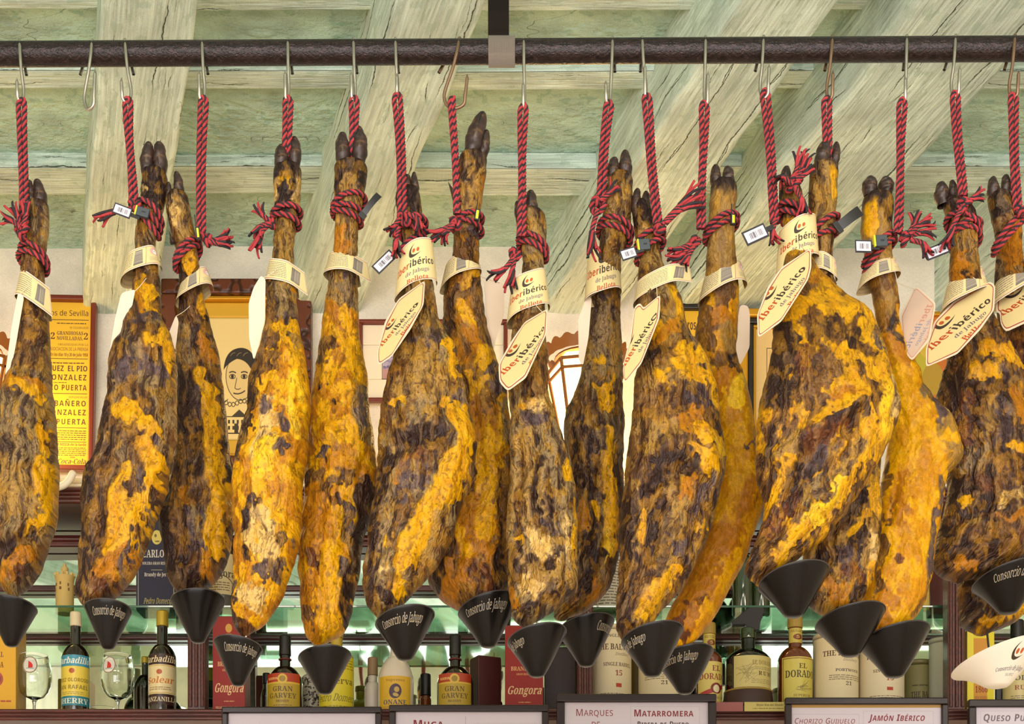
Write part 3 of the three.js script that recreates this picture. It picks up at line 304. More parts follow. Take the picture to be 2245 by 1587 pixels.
    paint: ['T', 1925, 470, 1930, 610, 30, 'K', 1910, 415, 1945, 425, 20, 'D', 1930, 440, 1940, 480, 10, 'Y', 1905, 460, 1906, 520, 10, 'B', 1930, 620, 1945, 700, 26, 'D', 1955, 700, 1975, 770, 9, 'T', 1940, 650, 1950, 690, 10, 'O', 1950, 760, 1975, 790, 14, 'Y', 1980, 830, 1975, 900, 16, 'G', 2030, 870, 2060, 920, 16, 'T', 2065, 940, 2085, 1000, 22, 'P', 2040, 900, 2045, 930, 8, 'W', 2060, 890, 2070, 900, 7, 'Y', 2060, 970, 2075, 980, 9, 'P', 2060, 1050, 2050, 1130, 6, 'O', 1965, 1050, 1955, 1110, 6, 'B', 1935, 1020, 1928, 1150, 8, 'O', 1975, 1120, 1970, 1150, 8, 'P', 2044, 1140, 2026, 1300, 6, 'B', 2020, 1310, 2000, 1350, 7, 'R', 1955, 1230, 1962, 1232, 3, 'O', 1930, 1320, 1920, 1390, 20, 'R', 1900, 1380, 1925, 1400, 10, 'B', 1930, 1200, 1915, 1300, 6],
    fold: [[2065, 930, 2085, 1010, 22, 8], [2040, 880, 2050, 960, 12, -5], [1960, 1060, 1945, 1160, 8, -4], [1985, 1100, 1970, 1320, 24, 4]] },
  { label: 'dark reddish brown ham with a yellow shoulder under the largest hexagonal tag', d: 2.76, k: 0.55, base: 'B', second: 'D',
    rows: [[425, 2058, 2106], [470, 2075, 2138], [510, 2085, 2142], [560, 2084, 2144], [610, 2082, 2150], [660, 2085, 2165], [700, 2090, 2182], [740, 2088, 2204], [780, 2080, 2230], [825, 2066, 2250], [869, 2051, 2265], [913, 2050, 2278], [957, 2056, 2288], [1001, 2064, 2294], [1060, 2076, 2298], [1110, 2072, 2296], [1150, 2062, 2290], [1200, 2050, 2270], [1225, 2046, 2245], [1246, 2048, 2195], [1262, 2060, 2155], [1272, 2078, 2122]],
    toes: [[2068, 445, 2062, 400, 30], [2088, 440, 2086, 396, 22]],
    paint: ['K', 2070, 430, 2090, 450, 26, 'T', 2110, 520, 2115, 580, 24, 'O', 2100, 590, 2110, 640, 12, 'G', 2150, 720, 2140, 760, 14, 'Y', 2150, 790, 2200, 780, 14, 'Y', 2130, 830, 2170, 830, 14, 'Y', 2200, 800, 2235, 820, 12, 'P', 2180, 830, 2200, 860, 9, 'D', 2090, 860, 2100, 960, 22, 'R', 2110, 900, 2100, 1000, 14, 'P', 2170, 920, 2180, 1000, 12, 'T', 2160, 900, 2150, 980, 8, 'O', 2205, 880, 2215, 930, 12, 'G', 2090, 1030, 2140, 1020, 10, 'Y', 2195, 1010, 2215, 1010, 9, 'D', 2080, 1060, 2110, 1100, 16, 'Y', 2100, 1110, 2116, 1120, 8, 'R', 2140, 1070, 2150, 1090, 12, 'D', 2160, 1120, 2080, 1170, 18, 'W', 2190, 1120, 2240, 1110, 14, 'O', 2180, 1150, 2220, 1150, 6, 'B', 2090, 1180, 2150, 1190, 20, 'D', 2060, 1200, 2120, 1230, 10, 'R', 2200, 1190, 2250, 1175, 8, 'T', 2110, 1170, 2140, 1165, 7, 'O', 2090, 1250, 2130, 1255, 7],
    fold: [[2060, 1170, 2160, 1130, 16, -10], [2180, 1130, 2260, 1110, 20, 9], [2070, 1230, 2200, 1200, 14, 7], [2120, 860, 2110, 1010, 12, -6], [2140, 900, 2150, 1020, 12, 5], [2130, 820, 2210, 800, 22, 5]] },
  { label: 'rearmost ham at the right edge, brown with a yellow fringe along its bottom', d: 2.92, k: 0.5, base: 'B', second: 'G',
    rows: [[410, 2165, 2212], [450, 2168, 2222], [500, 2180, 2238], [550, 2186, 2240], [600, 2182, 2245], [660, 2185, 2255], [740, 2195, 2270], [840, 2190, 2290], [950, 2150, 2300], [1100, 2120, 2310], [1200, 2106, 2310], [1273, 2103, 2300], [1330, 2104, 2262], [1370, 2108, 2215], [1387, 2124, 2178]],
    toes: [[2180, 435, 2176, 388, 26], [2202, 430, 2204, 384, 24]],
    paint: ['K', 2185, 420, 2200, 450, 26, 'O', 2210, 520, 2215, 580, 20, 'R', 2220, 750, 2235, 800, 20, 'D', 2120, 1280, 2130, 1360, 9, 'D', 2150, 1310, 2165, 1340, 8, 'Y', 2140, 1300, 2150, 1330, 7, 'Y', 2150, 1372, 2235, 1345, 10, 'K', 2115, 1370, 2122, 1380, 8],
    fold: [[2140, 1280, 2135, 1360, 8, -5], [2110, 1290, 2115, 1370, 8, 5]] },
];
// row interpolation: Catmull-Rom through the outline
function outline(rows) {
  return (y) => {
    let i = 0; while (i < rows.length - 2 && rows[i + 1][0] < y) i++;
    const a = rows[Math.max(0, i - 1)], b = rows[i], c = rows[i + 1], e = rows[Math.min(rows.length - 1, i + 2)];
    const h = c[0] - b[0], t = clamp((y - b[0]) / h), t2 = t * t, t3 = t2 * t;
    return [1, 2].map((k) => {
      const m0 = (c[k] - a[k]) / (c[0] - a[0]) * h, m1 = (e[k] - b[k]) / (e[0] - b[0]) * h;
      return (2 * t3 - 3 * t2 + 1) * b[k] + (t3 - 2 * t2 + t) * m0 + (-2 * t3 + 3 * t2) * c[k] + (t3 - t2) * m1;
    });
  };
}
const segDist = (x, y, a, b, c, d) => { const vx = c - a, vy = d - b, l = vx * vx + vy * vy, t = l ? clamp(((x - a) * vx + (y - b) * vy) / l) : 0; return Math.hypot(x - a - vx * t, y - b - vy * t); };
const thetaOf = (u) => { const f = 0.16; const a = 1.85; return u < f ? lerp(-Math.PI, -a, u / f) : u > 1 - f ? lerp(a, Math.PI, (u - 1 + f) / f) : lerp(-a, a, (u - f) / (1 - 2 * f)); };
const hoofMat = (() => {
  const map = dataTex(128, 256, (i, j, o) => { const k = 1 + fbm(i / 12, j / 50, 61, 4) * 0.8, f = sstep(0.25, 0.45, fbm(i / 16, j / 22, 91, 4)); o[0] = lerp(50 * k, 128, f * 0.5); o[1] = lerp(35 * k, 92, f * 0.5); o[2] = lerp(30 * k, 52, f * 0.5); }, true, true);
  return new THREE.MeshStandardMaterial({ map, roughness: 0.42 });
})();
const TW = 512, TH = 1024;
function makeHam(h, idx) {
  const o = thing('cured_ham', h.label, 'ham', 'cured hams on the rail');
  const at = outline(h.rows), y0 = h.rows[0][0], y1 = h.rows[h.rows.length - 1][0], cap0 = 26, cap1 = 26, tip = y1 + 8, top = y0 + 6;
  const neckY = h.neckY = y0 + 150;
  const depth = h.depth = (y) => lerp(2.615, h.d, sstep(y0 + 60, y0 + 430, y));
  const wOf = (y) => { const [l, r] = at(clamp(y, y0, y1)); let f = 1; if (y < y0 + cap0) f = Math.sqrt(clamp(1 - ((y0 + cap0 - y) / (cap0 - 5.5)) ** 2)); if (y > y1 - cap1) f *= Math.sqrt(clamp(1 - ((y - y1 + cap1) / (cap1 + 8)) ** 2)); return [(l + r) / 2, Math.max(0.2, (r - l) / 2 * f)]; };
  h.at = at; h.wOf = wOf;
  const thick = (hw) => hw * lerp(0.95, h.k, sstep(34, 80, hw));
  h.thick = thick;
  const NU = 96, NV = 210, wide = (h.smooth ? 0.6 : 1);
  const geo = gridGeo(NU, NV, (u, v) => {
    const th = thetaOf(u), vv = lerp(v, 0.5 - 0.5 * Math.cos(Math.PI * v), 0.35), y = lerp(top, tip, vv), [cx, hw] = wOf(y), d = depth(y), s = S(d), sn = Math.sin(th), cs = Math.cos(th);
    const px = cx + hw * sn; let bulge = 0;
    if (cs > -0.2) for (const f of h.fold) { const q = segDist(px, y, f[0], f[1], f[2], f[3]); if (q < f[4] * 2) bulge += f[5] * Math.exp(-((q / f[4]) ** 2) * 1.6) * sstep(-0.2, 0.25, cs); }
    const big = sstep(26, 60, hw);
    let lump = big * wide * (7.5 * fbm(px / 46, y / 70, 100 + idx * 7, 3) + 6 * fbm((px - cx + 8 * n2(px / 30, y / 40, idx)) / 15 + idx, y / 70, 50 + idx, 3)) + 1.4 * n2(px / 10, y / 16, idx + 8) + 0.9 * n2(px / 5, y / 8, idx + 28);
    if (cs < -0.2) lump *= 0.6;
    const push = (bulge * 0.8 + lump) * 0.001 * clamp(hw / 14);
    const rx = hw * s + push * 0.7, rz = thick(hw) * s + push;
    const c = P(cx, y, d);
    return [c.x + rx * Math.sign(sn) * Math.pow(Math.abs(sn), 0.92), c.y, c.z + rz * Math.sign(cs) * Math.pow(Math.abs(cs), 0.88), u, vv];
  }, true, true);
  // colour and relief of the rind
  const dC = new Uint8Array(TW * TH * 4), dB = new Uint8Array(TW * TH * 4), pt = h.paint, np = pt.length / 6, base = TONE[h.base], second = TONE[h.second], sn = [], K = idx * 13;
  for (let i = 0; i < TW; i++) sn.push(Math.sin(thetaOf(i / (TW - 1))));
  for (let j = 0; j < TH; j++) {
    const y = lerp(top, tip, j / (TH - 1)), [cx, hw] = wOf(y);
    const act = []; for (let p = 0; p < np; p++) { const b = p * 6, r = pt[b + 5] + 34; if (y > Math.min(pt[b + 2], pt[b + 4]) - r && y < Math.max(pt[b + 2], pt[b + 4]) + r) act.push(b); }
    for (let i = 0; i < TW; i++) {
      const x = cx + hw * sn[i], q = (j * TW + i) * 4, X = x + (i < 40 || i > TW - 40 ? 400 : 0);
      const w1 = n2(X / 34, y / 46, K), w2 = n2(X / 11, y / 17, K + 5), w3 = n2(X / 4.5, y / 6.5, K + 9), wx = x + 9 * w1 + 6 * w2 + 3 * w3, wy = y + 13 * n2(X / 30, y / 40, K + 60) + 8 * n2(X / 10, y / 14, K + 66) + 4 * w3;
      const bl = fbm(X / 24, y / 42, K + 21, 4), m0 = sstep(-0.02, 0.2, bl) * (h.smooth ? 0.5 : 0.85);
      let r = lerp(base[0], second[0], m0), g = lerp(base[1], second[1], m0), b = lerp(base[2], second[2], m0);
      if (h.base === 'Y' || h.base === 'T') { const sk = sstep(y0 + 300, y0 + 190, wy + 20 * w1), t = sstep(-0.1, 0.15, bl); r = lerp(r, lerp(132, 92, t), sk); g = lerp(g, lerp(98, 60, t), sk); b = lerp(b, lerp(48, 30, t), sk); }   // rind on the shank, not fat
      for (const c of act) {
        const dd = segDist(wx, wy, pt[c + 1], pt[c + 2], pt[c + 3], pt[c + 4]) - pt[c + 5] * 1.14 - 1.5 + 7 * w2 + 3 * w3;
        if (dd < 6) { const a = sstep(4, -4, dd) * 0.95, t = TONE[pt[c]]; r = lerp(r, t[0], a); g = lerp(g, t[1], a); b = lerp(b, t[2], a); }
      }
      const hf = sstep(y0 + 62, y0 + 18, wy + 14 * w1) * 0.85; r = lerp(r, 40, hf); g = lerp(g, 28, hf); b = lerp(b, 25, hf);   // dark scorched hair next to the hoof
      const fat = sstep(60, 150, r - b);                                   // how yellow it is here
      const gx = x - cx + 10 * w1 + 3 * w2, g1 = fbm(gx / 9 + idx * 3, y / 62 + w2 * 0.3, K + 33, 4), g2 = fbm((gx + 4 * w3) / 3.4, y / 21, K + 43, 3), calm = h.smooth ? 0.3 : 1;   // wrinkles run along the leg
      const dk = Math.min(0.85, calm * (sstep(0.06, 0.3, g1) * lerp(0.62, 0.14, fat) + sstep(0.1, 0.36, g2) * lerp(0.5, 0.26, fat)));
      r = lerp(r, 40, dk); g = lerp(g, 23, dk); b = lerp(b, 19, dk);
      const li = calm * sstep(0.1, 0.34, -g1) * lerp(0.32, 0.1, fat); r = lerp(r, 176, li); g = lerp(g, 140, li); b = lerp(b, 90, li);
      const pale = sstep(0.2, 0.5, fbm(X / 13, y / 24, K + 83, 3)) * lerp(0.42, 0.28, fat); r = lerp(r, lerp(136, 208, fat), pale); g = lerp(g, lerp(108, 160, fat), pale); b = lerp(b, lerp(70, 24, fat), pale);
      const org = sstep(0.12, 0.4, fbm(X / 18, y / 30, K + 103, 3)) * fat * 0.28; r = lerp(r, 168, org); g = lerp(g, 104, org); b = lerp(b, 4, org);
      const flk = sstep(0.1, 0.3, fbm(X / 14, y / 25, K + 143, 4)) * (1 - fat) * 0.42; r = lerp(r, 180, flk); g = lerp(g, 126, flk); b = lerp(b, 22, flk);
      const spk = sstep(0.3, 0.52, fbm(X / 6.5, y / 9, K + 123, 3)) * (h.smooth ? 0.3 : 1) * lerp(0.55, 0.35, fat); r = lerp(r, 58, spk); g = lerp(g, 34, spk); b = lerp(b, 26, spk);
      const grain = 1 + n2(X / 1.6, y / 2, K + 3) * 0.08 + w3 * 0.06; r *= grain; g *= grain; b *= grain;
      dC[q] = clamp(r, 0, 255); dC[q + 1] = clamp(g, 0, 255); dC[q + 2] = clamp(b, 0, 255); dC[q + 3] = 255;
      const rough = lerp(1, 0.34, fat) * (h.smooth ? 0.45 : 1), hgt = 118 - rough * (120 * g1 + 80 * g2) + 34 * w1 + 16 * w2 + 14 * w3 + 18 * fat;
      dB[q] = dB[q + 1] = dB[q + 2] = clamp(hgt, 0, 255); dB[q + 3] = 255;
    }
  }
  const tex = (d, srgb) => { const t = new THREE.DataTexture(d, TW, TH); t.magFilter = THREE.LinearFilter; t.minFilter = THREE.LinearMipmapLinearFilter; t.generateMipmaps = true; if (srgb) t.colorSpace = THREE.SRGBColorSpace; t.needsUpdate = true; return t; };
  part(o, 'leg', geo, new THREE.MeshPhysicalMaterial({ specularIntensity: 0.4, map: tex(dC, true), bumpMap: tex(dB), bumpScale: 0.007, roughness: 0.45 }));
  // two hoof toes and, where the foot shows them, small dewclaws
  h.toes.forEach(([bx, by, tx, ty, w], k) => {
    const d = depth(y0) - 0.002 + k * 0.003, a = P(bx, by + 6, d), b = P(tx, ty, d), s = S(d), ax = V(b.x - a.x, b.y - a.y, 0), L = ax.length(); ax.normalize(); const side = V(ax.y, -ax.x, 0);
    const g = gridGeo(20, 22, (u, v) => {
      const th = u * Math.PI * 2, prof = lerp(0.72, 1, sstep(0, 0.45, v)) * Math.sqrt(Math.max(0.0004, 1 - Math.pow(v, 3.4 + (k + idx) % 3 * 0.5))) * lerp(1.04, 0.88, v) * (1 + 0.1 * n2(v * 6 + idx, u * 4, 7) + 0.08 * n2(v * 15, u * 9 + k * 5, idx)), r = Math.max(0.0002, w / 2 * s * prof * 1.06);
      const c = a.clone().addScaledVector(ax, L * v), bend = 0.0015 * Math.sin(v * Math.PI) * (k ? 1 : -1);
      return [c.x + side.x * (Math.sin(th) * r + bend), c.y + side.y * Math.sin(th) * r, c.z + Math.cos(th) * r * 1.15 + 0.003 * v, u, v];
    }, true);
    part(o, 'toe', g, hoofMat);
  });
  for (const [bx, by, tx, ty, w] of h.dew ?? []) { const d = depth(y0) - 0.012, a = P(bx, by, d + 0.012), b = P(tx, ty, d), m = a.clone().lerp(b, 0.5), g = new THREE.ConeGeometry(w / 2 * S(d), a.distanceTo(b), 14, 4); g.rotateZ(-Math.atan2(b.x - a.x, b.y - a.y)); g.translate(m.x, m.y, m.z); part(o, 'dewclaw', g, hoofMat); }
  settle(o, P(at(y0)[0] * 0.5 + at(y0)[1] * 0.5, y0, depth(y0)));
}
HAMS.forEach(makeHam);

// ------------------------------------------------------------------ iron rail, strap and S-hooks
const ROD = 2.63, RODR = 25 * S(ROD), rodY = (x) => 119 - 12 * x / W;
const ironMat = (() => {
  const map = dataTex(256, 256, (i, j, o) => { const k = 1 + fbm(i / 20, j / 20, 3, 5) * 0.7, f = sstep(0.3, 0.45, fbm(i / 9, j / 9, 13, 3)); o[0] = lerp(36 * k, 110, f * 0.35); o[1] = lerp(25 * k, 90, f * 0.35); o[2] = lerp(25 * k, 80, f * 0.35); }, true, true); map.repeat.set(70, 2);
  const bumpMap = dataTex(256, 256, (i, j, o) => { o[0] = o[1] = o[2] = 128 + 110 * fbm(i / 9, j / 9, 33, 4); }, false, true); bumpMap.repeat.set(70, 2);
  return new THREE.MeshStandardMaterial({ map, bumpMap, bumpScale: 0.0012, roughness: 0.36, metalness: 0.35 });
})();
const steel = new THREE.MeshStandardMaterial({ color: 0xb9b2a6, metalness: 0.9, roughness: 0.28 });
const rustSteel = new THREE.MeshStandardMaterial({ color: 0x8a7058, metalness: 0.75, roughness: 0.45 });
{
  const o = thing('hanging_rail', 'long dark iron rail that carries all the hooks', 'rail');
  const e = 3.21 * F / ROD, a = P(CX - e, rodY(CX - e), ROD), b = P(CX + e, rodY(CX + e), ROD);
  part(o, 'bar', tube([a, a.clone().lerp(b, 0.33), a.clone().lerp(b, 0.66), b], RODR, 60, 28), ironMat);
  settle(o, a.clone().lerp(b, 0.5));
  const s = thing('hanger_strap', 'flat iron strap coming down from the ceiling and gripping the rail', 'strap');
  const c = P(1100, rodY(1100), ROD), top = ceilY(ROD) + 0.02;
  part(s, 'strap', box(46 * S(ROD), top - c.y - RODR * 0.6, 0.006, 0.001, P(1093, 0, ROD).x, (top + c.y + RODR * 0.6) / 2, -ROD), ironMat);
  const g = new THREE.CylinderGeometry(RODR + 0.004, RODR + 0.004, 58 * S(ROD), 28, 1, true, 0, Math.PI * 1.75); g.rotateZ(Math.PI / 2); g.rotateX(2.4); g.translate(c.x, c.y, c.z);
  const g2 = new THREE.CylinderGeometry(RODR + 0.0015, RODR + 0.0015, 58 * S(ROD), 28, 1, true, 0, Math.PI * 1.75); g2.rotateZ(Math.PI / 2); g2.rotateX(2.4); g2.translate(c.x, c.y, c.z);
  const clampMat = new THREE.MeshStandardMaterial({ color: 0x9c9186, bumpMap: ironMat.bumpMap, bumpScale: 0.001, roughness: 0.5, metalness: 0.3, side: THREE.DoubleSide });
  part(s, 'clamp', mergeGeometries([g, g2]), clampMat, 'lighter worn metal clamp');
  settle(s, V(c.x, top, c.z));
}
// [top x, lower x, lowest y, tip x, tip y, x behind the rail, rusty, label]
const HOOKS = [
  [43, 52, 224, 37, 180, 58, 0, 'steel S-hook at the far left end of the rail'], [202, 184, 240, 208, 162, 176, 0, 'empty S-hook with nothing hanging from it'],
  [274, 288, 226, 266, 180, 293, 0, 'steel S-hook just right of the empty one'], [443, 449, 222, 436, 164, 456, 0, 'steel S-hook above the portrait'],
  [631, 633, 222, 625, 164, 641, 0, 'steel S-hook above the brightest yellow ham'], [775, 779, 222, 770, 166, 783, 0, 'steel S-hook left of the crossing joist'],
  [867, 872, 212, 870, 170, 874, 0, 'steel S-hook right over the first hexagonal tag'], [1007, 972, 238, 1024, 172, 962, 1, 'crooked rusty S-hook bent to the left, holding the highest hoof'],
  [1148, 1150, 238, 1147, 188, 1148, 0, 'steel S-hook next to the iron strap'], [1343, 1338, 230, 1328, 186, 1348, 0, 'steel S-hook over the lantern side ham'],
  [1408, 1417, 215, 1414, 150, 1404, 0, 'steel S-hook, left one of a close pair beside the wide joist'], [1547, 1544, 232, 1552, 166, 1545, 0, 'steel S-hook above the smooth yellow ham'],
  [1674, 1666, 216, 1686, 150, 1656, 0, 'steel S-hook above the widest ham'], [1825, 1812, 220, 1826, 164, 1808, 1, 'rust stained S-hook above the two black toes'],
  [1988, 1985, 224, 1985, 176, 1980, 0, 'steel S-hook between the broad joist and the right edge'], [2095, 2085, 212, 2104, 154, 2070, 0, 'second S-hook from the right end of the rail'],
  [2225, 2212, 216, 2233, 163, 2202, 1, 'rightmost S-hook on the rail']];
for (const [x, xb, yb, tx, ty, bx, rust, label] of HOOKS) {
  const o = thing('s_hook', label, 'hook', 'hooks on the rail'), r = rodY(x), w = 3.6 * S(ROD), f = ROD - RODR - w * 1.1;
  const pts = [P(bx, r + 46, ROD + 0.024), P(lerp(bx, x, 0.3), r + 22, ROD + RODR + w * 1.5), P(lerp(bx, x, 0.7), r - 8, ROD + RODR + w), P(x, r - 29.5, ROD + 0.004), P(lerp(x, xb, 0.05), r - 20, f + 0.006), P(lerp(x, xb, 0.15), r, f), P(lerp(x, xb, 0.4), r + 34, f), P(lerp(x, xb, 0.95), yb - 26, f + 0.003)];
  const m = (xb + tx) / 2; pts.push(P(lerp(xb, m, 0.3), yb - 8, f + 0.002), P(m + (xb - m) * 0.1, yb, f - 0.002), P(lerp(m, tx, 0.7), yb - 9, f - 0.006), P(lerp(xb, tx, 0.92), lerp(yb, ty, 0.45), f - 0.009), P(tx, ty, f - 0.01));
  const g = tube(pts, w, 90, 9); const pos = g.attributes.position;
  part(o, 'wire', g, rust ? rustSteel : steel);
  const e = new THREE.ConeGeometry(w, w * 3, 9); e.translate(0, w * 1.5, 0); const q = pts[pts.length - 1]; e.translate(q.x, q.y, q.z); part(o, 'tip', e, rust ? rustSteel : steel);
  settle(o, P(x, r - 29, ROD));
}

// ------------------------------------------------------------------ red and black cords
const RED = new THREE.Color().setRGB(0.42, 0.034, 0.04), BLK = new THREE.Color().setRGB(0.022, 0.018, 0.022);
const cordMat = new THREE.MeshStandardMaterial({ vertexColors: true, roughness: 0.85 });
const CR = 0.0046;
function strand(path, frames, rOf, off, turns, phase, color, rad = 5) {
  const n = path.length, pos = [], col = [], nor = [], idx = [];
  for (let i = 0; i < n; i++) {
    const a = phase + turns[i] * Math.PI * 2, [N, B] = frames[i], o = off(i), c = path[i].clone().addScaledVector(N, Math.cos(a) * o).addScaledVector(B, Math.sin(a) * o), r = rOf(i);
    for (let k = 0; k < rad; k++) {
      const t = k / rad * Math.PI * 2, dx = N.x * Math.cos(t) + B.x * Math.sin(t), dy = N.y * Math.cos(t) + B.y * Math.sin(t), dz = N.z * Math.cos(t) + B.z * Math.sin(t);
      pos.push(c.x + dx * r, c.y + dy * r, c.z + dz * r); nor.push(dx, dy, dz); const f = 0.9 + 0.25 * n2(i * 0.7, k * 1.3 + phase * 5, 3); col.push(color.r * f, color.g * f, color.b * f);
    }
  }
  for (let i = 0; i < n - 1; i++) for (let k = 0; k < rad; k++) { const a = i * rad + k, b = i * rad + (k + 1) % rad, c = a + rad, d = b + rad; idx.push(a, b, d, a, d, c); }
  const g = new THREE.BufferGeometry(); g.setAttribute('position', new THREE.Float32BufferAttribute(pos, 3)); g.setAttribute('normal', new THREE.Float32BufferAttribute(nor, 3)); g.setAttribute('color', new THREE.Float32BufferAttribute(col, 3)); g.setIndex(idx); return g;
}
function sweep(pts, closed) {
  const cv = new THREE.CatmullRomCurve3(pts, !!closed, 'centripetal'), L = cv.getLength(), n = Math.max(8, Math.round(L / 0.0021)), path = [], frames = [], turns = [];
  for (let i = 0; i <= n; i++) path.push(cv.getPointAt(i / n));
  let N = null;
  for (let i = 0; i <= n; i++) {
    const T = cv.getTangentAt(i / n); if (!N) { N = V(0, 0, 1).addScaledVector(T, -T.z); if (N.lengthSq() < 0.01) N = V(1, 0, 0).addScaledVector(T, -T.x); } else N = N.clone().addScaledVector(T, -N.dot(T));
    N.normalize(); frames.push([N, T.clone().cross(N).normalize()]); turns.push(i / n * L / 0.0245);
  }
  return { path, frames, turns, n: n + 1 };
}
function cord(pts, closed, R = CR) {      // laid rope: two red and two black strands
  const s = sweep(pts, closed), out = [];
  for (let k = 0; k < 4; k++) out.push(strand(s.path, s.frames, () => R * (k % 2 ? 0.52 : 0.62), () => R * 0.5, s.turns, k * Math.PI / 2, k % 2 ? BLK : RED));
  return mergeGeometries(out);
}
function tail(pts, fray = 0.45, spread = 1) {   // a loose end whose strands come apart
  const s = sweep(pts), out = [], n = s.n, cut = Math.floor(n * (1 - fray));
  for (let k = 0; k < 7; k++) {
    const ph = k / 7 * Math.PI * 2 + rr(-0.3, 0.3), flare = rr(0.6, 1.6) * spread, black = k % 2 === 1;
    out.push(strand(s.path.slice(0, Math.max(6, n - Math.floor(rr(0, n * 0.2)))), s.frames, (i) => CR * (i < cut ? 0.5 : lerp(0.75, 0.4, (i - cut) / (n - cut))), (i) => CR * 0.5 + (i > cut ? flare * 0.011 * ((i - cut) / (n - cut)) ** 1.6 : 0), s.turns.map((t, i) => i < cut ? t : s.turns[cut] + (t - s.turns[cut]) * 0.15), ph, black ? BLK : RED, 5));
  }
  return mergeGeometries(out);
}
// top: where the loop hangs [x, y]; foot: where it meets the tie [x, y]; behind: the loop runs behind the hoof; ties: [y, side slope, front rise] around the shank; knot [x, y, size]; tails: point lists
const CORDS = [
  { top: [49, 219], foot: [52, 505], ties: [[562, 12, 26], [576, 10, 20]], knot: [48, 508, 17], tails: [[[48, 500], [36, 470], [22, 445]], [[52, 498], [56, 468], [54, 436]], [[44, 500], [26, 484], [2, 478]]] },
  { top: [281, 217], foot: [292, 445], ties: [[470, 18, 22], [482, 22, 8], [492, 28, -4]], knot: [296, 452, 14], tails: [[[290, 458], [262, 462], [236, 470], [212, 490]]] },
  { top: [445, 214], foot: [440, 522], ties: [[556, -24, 14], [566, -24, 4]], knot: [452, 524, 15], tails: [[[455, 528], [476, 526], [506, 512]], [[458, 530], [480, 534], [508, 532]]] },
  { top: [630, 214], foot: [628, 470], behind: 1, ties: [[470, -4, 10], [487, 6, 4]], knot: [594, 488, 11], tails: [[[594, 486], [578, 474], [562, 450]], [[592, 490], [576, 506], [560, 556]], [[590, 490], [570, 498], [558, 524]]] },
  { top: [776, 214], foot: [770, 450], behind: 1, ties: [[448, -10, 12], [468, 4, 8], [480, 10, 0]], knot: null, tails: [] },
  { top: [872, 207], foot: [884, 470], ties: [[500, -10, 20], [520, 12, 22], [540, -16, 10]], knot: [888, 478, 16], tails: [[[876, 480], [862, 500], [850, 512]], [[874, 500], [868, 530], [872, 566]], [[896, 470], [914, 480], [922, 510]]] },
  { top: [992, 214], foot: [1002, 470], ties: [[488, -8, 12], [502, 6, 8]], knot: [1000, 488, 13], tails: [[[996, 490], [968, 506], [936, 524]], [[994, 494], [976, 514], [968, 532]]], single: 1 },
  { top: [1148, 231], foot: [1142, 520], ties: [[540, 14, 18], [552, 14, 8]], knot: [1130, 556, 13], tails: [[[1130, 560], [1124, 590], [1120, 640]], [[1126, 566], [1106, 590], [1072, 612]]] },
  { top: [1334, 224], foot: [1316, 440], ties: [[505, 10, 20], [518, 12, 8]], knot: [1312, 448, 20], tails: [[[1316, 440], [1336, 424], [1354, 402]], [[1310, 460], [1298, 510], [1302, 572]]] },
  { top: [1417, 209], foot: [1442, 492], ties: [[528, -14, 12], [552, -20, 10]], knot: [1446, 500, 13], tails: [[[1452, 492], [1480, 462], [1540, 404]], [[1460, 490], [1490, 462], [1546, 434]]] },
  { top: [1543, 226], foot: [1538, 502], ties: [[496, -16, 16], [508, -18, 6]], knot: [1522, 530, 15], tails: [[[1516, 536], [1492, 562], [1462, 578]], [[1520, 542], [1506, 566], [1494, 592]], [[1512, 536], [1488, 548], [1466, 556]]] },
  { top: [1678, 199], foot: [1700, 490], ties: [[472, 16, 20], [488, 20, 8]], knot: [1740, 398, 22], tails: [[[1738, 394], [1748, 366], [1754, 326]], [[1744, 394], [1762, 366], [1772, 336]], [[1746, 398], [1768, 378], [1786, 358]], [[1742, 410], [1758, 440], [1764, 480]], [[1700, 480], [1694, 510], [1702, 540]], [[1738, 404], [1716, 390], [1704, 400]]] },
  { top: [1814, 215], foot: [1812, 480], behind: 1, ties: [[500, -22, 6], [518, -8, -8]], knot: null, tails: [] },
  { top: [1979, 219], foot: [1968, 512], ties: [[548, -30, 12], [562, -34, 2]], knot: [1986, 522, 17], tails: [[[1990, 518], [2020, 510], [2052, 506]], [[1990, 516], [2004, 490], [2006, 462]], [[1996, 526], [2022, 534], [2034, 566]], [[1994, 514], [2016, 494], [2048, 482]]] },
  { top: [2094, 204], foot: [2110, 430], ties: [[498, 14, 20], [512, -14, 24], [526, 0, 26]], knot: [2114, 450, 19], tails: [[[2116, 444], [2136, 434], [2158, 424]], [[2108, 456], [2088, 500], [2072, 550]]] },
  { top: [2220, 208], foot: [2230, 460], ties: [[508, -34, 10], [520, -36, -2]], knot: [2236, 462, 12], tails: [] },
];
const CORD_NOTE = ['with frayed ends sticking up at the far left', 'tied under the barcode band beside the empty hook', 'with its frayed knot pointing right before the portrait', 'passing behind a hoof, frayed ends to the left', 'wound in three turns under a forked hoof', 'tangled over the shank above the first hexagonal tag', 'on the crooked hook, tied below the highest hoof', 'beside the iron strap, its ends dangling down left', 'with a thick red knot above the lantern', 'with long frayed ends reaching up to the right', 'with thin ends trailing left, above the smooth yellow ham', 'with the biggest bushy knot of all', 'passing behind the two black toes', 'with a knot whose ends spread right over the cream wall', 'twisted, knotted over a dark hoof near the right edge', 'at the right edge of the picture'];
